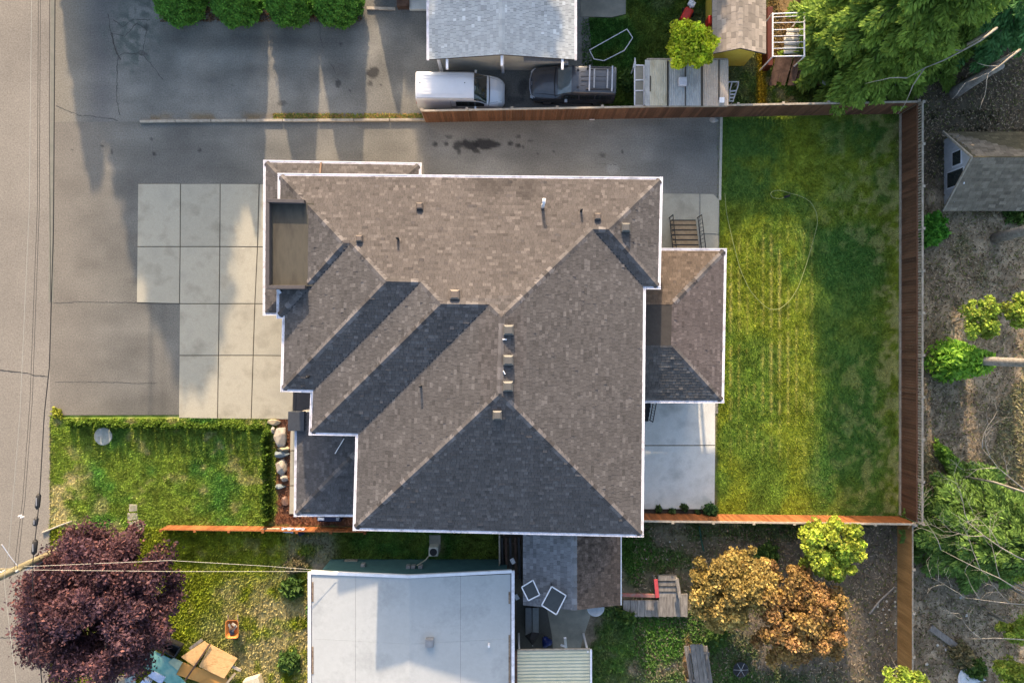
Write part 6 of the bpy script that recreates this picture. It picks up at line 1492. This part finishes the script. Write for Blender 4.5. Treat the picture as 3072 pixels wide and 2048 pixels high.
FOAM = flat('white_foam', (.62, .6, .56))
for i in range(6): tag(MB().box(P(2385 + random.uniform(-6, 6), 92 + i * 13, .5), (.9 + .12 * i * .5, .2, .12), rz=random.uniform(-.05, .05)).build('foam_strip', FOAM, None, bevel=.05), f'{ORDN[i]} white foam strip from the top under the pipe greenhouse', 'strip', 'white strips under the pipe greenhouse')
cloth('white plastic sheet lying under the spruce edge', [(2420, 50), (2470, 60), (2475, 150), (2418, 140)], .5, flat('white_plastic', (.55, .57, .6), rough=.3), 8, 'plastic_sheet', 'sheet')
for i in range(15):
    x = 2312 + i * 11.5; a, b = P(x + 22 + random.uniform(-5, 5), 166 + random.uniform(-4, 6), .55 + .03 * i % .2), P(x - 6 + random.uniform(-6, 6), 252 + random.uniform(-8, 8), .35)
    tag(MB().beam(a, b, .2, .04).build('old_plank', BROWNWOOD), f'{ORDN[i]} dark plank from the red wall in the slanting plank stack', 'plank', 'planks in the slanting stack')
cloth('crumpled white tarp with dark folds at the fence corner', [(2515, 218), (2548, 240), (2570, 296), (2512, 290)], .7, flat('white_tarp', (.6, .6, .64)), 9, 'white_tarp', 'tarp'); tag(MB().beam(P(2462, 241, .7), P(2512, 282, .5), .16, .08).build('grey_plank', GW), 'grey plank leaning toward the crumpled white tarp', 'plank'); tag(MB().tube([P(2515, 208, .8), P(2519, 228, .4)], .09, 8).build('green_bottle', flat('teal_plastic', (.02, .25, .2))), 'teal plastic bottle above the crumpled white tarp', 'bottle')
mw = thing('red_toy_tractor', 'red and white wheeled garden machine above the lime tree', 'garden machine'); q = P(2060, 45, .5)
MB().box((q.x, q.y, .45), (.5, .75, .35), rz=-.5).build('body', flat('red_plastic', (.5, .03, .02), rough=.35), mw, bevel=.08); MB().tube([(q.x + .15, q.y + .3, .5), (q.x + .35, q.y + .75, .9)], .03, 6).build('handle', WHITEPAINT, mw); MB().box((q.x + .25, q.y + .55, .6), (.4, .3, .25), rz=-.5).build('hood', WHITEPAINT, mw, bevel=.06)
for dx, dy in ((-.3, -.2), (.25, -.35), (-.1, .35), (.4, .2)): MB().tube([(q.x + dx - .05, q.y + dy, .18), (q.x + dx + .05, q.y + dy, .18)], .18, 14).build('wheel', BLACK, mw)
tag(MB().box(P(2128, 68, 1.0), (.3, .5, .7)).build('red_canister', flat('red_tin', (.45, .03, .02), rough=.4), None, bevel=.06), 'red box hanging on the yellow shed wall beside the lime tree', 'box')

# ================================================================== BACK YARD AND WOODS
hose = [(2175, 580), (2180, 640), (2200, 730), (2222, 810), (2250, 870), (2280, 905), (2310, 927), (2340, 925), (2370, 900), (2395, 860), (2420, 790), (2440, 720), (2452, 670), (2448, 635), (2430, 605), (2400, 588), (2370, 580), (2345, 572), (2325, 572), (2312, 580), (2318, 592), (2340, 596), (2360, 590)]
pts = [np.array(P(a, b, .07)) for a, b in hose]; dn, _ = catmull(np.array(pts), 140)
tag(MB().tube([tuple(p) for p in dn], .014, 6).build('garden_hose', flat('pale_green_hose', (.26, .29, .13))), 'pale garden hose lying in a wide loop on the back lawn', 'hose')
t = thing('sprinkler', 'small dark sprinkler at the hose end on the back lawn', 'sprinkler'); q = P(2360, 590); MB().box((q.x, q.y, .06), (.35, .1, .06), rz=.3).build('base', BLACK, t); MB().tube([(q.x - .15, q.y, .1), (q.x + .15, q.y + .05, .1)], .03, 8).build('arm', BLACK, t)
boulder(2141, 361, 30, 20, .12, 'pale flat rock at the fence end of the driveway', mat('pale_rock', [(.3, .29, .27), (.42, .4, .38)], scale=4), 240, 'rock')
tag(MB().box(P(1776, 358, .05), (.28, .08, .08)).build('white_brick', WHITEPAINT), 'small white block at the foot of the north fence', 'block')
ws = flat('white_stone', (.42, .4, .36), rnd=.2); rr = random.Random(5); me_s = []
for k in range(3):
    bm = bmesh.new(); bmesh.ops.create_icosphere(bm, subdivisions=2, radius=.1)
    for v in bm.verts: v.co *= rr.uniform(.8, 1.15); v.co.z *= .6
    m_ = bpy.data.meshes.new('stone'); bm.to_mesh(m_); bm.free(); m_.materials.append(ws); me_s.append(m_)
for i in range(14):
    px, py = rr.gauss(2660, 24), rr.uniform(1770, 1920) if i % 3 else rr.uniform(1780, 1830); px = min(px, 2686)
    o = tag(link('white_stone', me_s[i % 3], None, loc=P(px, py, .02)), 'small white stone scattered on the soil beside the orange side fence', 'stone', 'white stones by the side fence'); o.scale = [rr.uniform(.3, .75)] * 3
for i in range(12):
    o = tag(link('pale_stone', me_s[i % 3], None, loc=P(rr.uniform(2750, 2930), rr.uniform(1740, 2040), .02)), 'small pale stone scattered on the woodland soil below the cedar', 'stone', 'pale stones below the cedar'); o.scale = [rr.uniform(.3, 1.0)] * 3
for i in range(12):
    o = tag(link('pale_pebble', me_s[i % 3], None, loc=P(rr.uniform(1900, 2170), rr.uniform(1580, 1740), .02)), 'small pale pebble on the trodden soil below the patio fence', 'pebble', 'pebbles below the patio fence'); o.scale = [rr.uniform(.25, .6)] * 3
tag(MB().tube([P(2608, 1840, .06), P(2640, 1800, .06), P(2684, 1760, .06)], [.06, .05, .04], 7).build('fallen_branch', GREYWOOD), 'straight fallen pole leaning to the side fence', 'pole'); tag(MB().beam(P(2790, 1880, .1), P(2920, 1975, .1), .35, .12).build('fallen_log', GREYWOOD), 'grey fallen log across the soil below the cedar', 'log')
tag(MB().tube([P(2098, 1578, .05), P(2104, 1620, .05), P(2112, 1652, .05)], .05, 6).build('green_hose', flat('dark_green_hose', (.02, .08, .05))), 'dark green hose piece on the soil above the bronze tree', 'hose')
cloth('crumpled white plastic sheet at the bottom right below the cedar', [(2880, 2010), (2910, 2000), (2960, 2040), (2870, 2060)], .2, flat('white_film', (.55, .57, .6), rough=.3), 11, 'plastic_sheet', 'sheet')
# boards and a narrow fence between the two southern houses
nf = thing('narrow_gate', 'narrow grey board fence joining the white-roofed house and shed', 'fence')
MB().beam(P(1498, 1604, 1.2), P(1499, 1690, 1.2), .08, .12).build('rail', WEATHERED, nf)
for i in range(11): q = P(1498, 1606 + i * 7.6, .6); MB().box((q.x, q.y, .6), (.03, .13, 1.2)).build('board', WEATHERED, nf)
dp = thing('dark_shed_clutter', 'dark lumber rack in the gap beside the old shed', 'lumber rack')
for i, x in enumerate((1505, 1517, 1530, 1545, 1556)): MB().beam(P(x, 1612, .9), P(x + 4, 1735, .9), .12, .1).build('lumber', BROWNWOOD if i % 2 else DARKMETAL, dp)
for y in (1630, 1720): MB().beam(P(1503, y, .8), P(1562, y, .8), .1, .1).build('cross_bar', BROWNWOOD, dp); [MB().beam((P(x, y, .8).x, P(x, y, .8).y, 0), (P(x, y, .8).x, P(x, y, .8).y, .8), .08, .08).build('leg', BROWNWOOD, dp) for x in (1505, 1560)]
for px, py, lab in ((1538, 1682, 'white paper scrap in the dark gap by the old shed'), (1550, 1790, 'white rag in the dark corner beside the white-roofed house')): tag(MB().box(P(px, py, 1.0 if py < 1700 else .1), (.22, .3, .04), rz=.5).build('white_scrap', WHITEPAINT), lab, 'scrap')
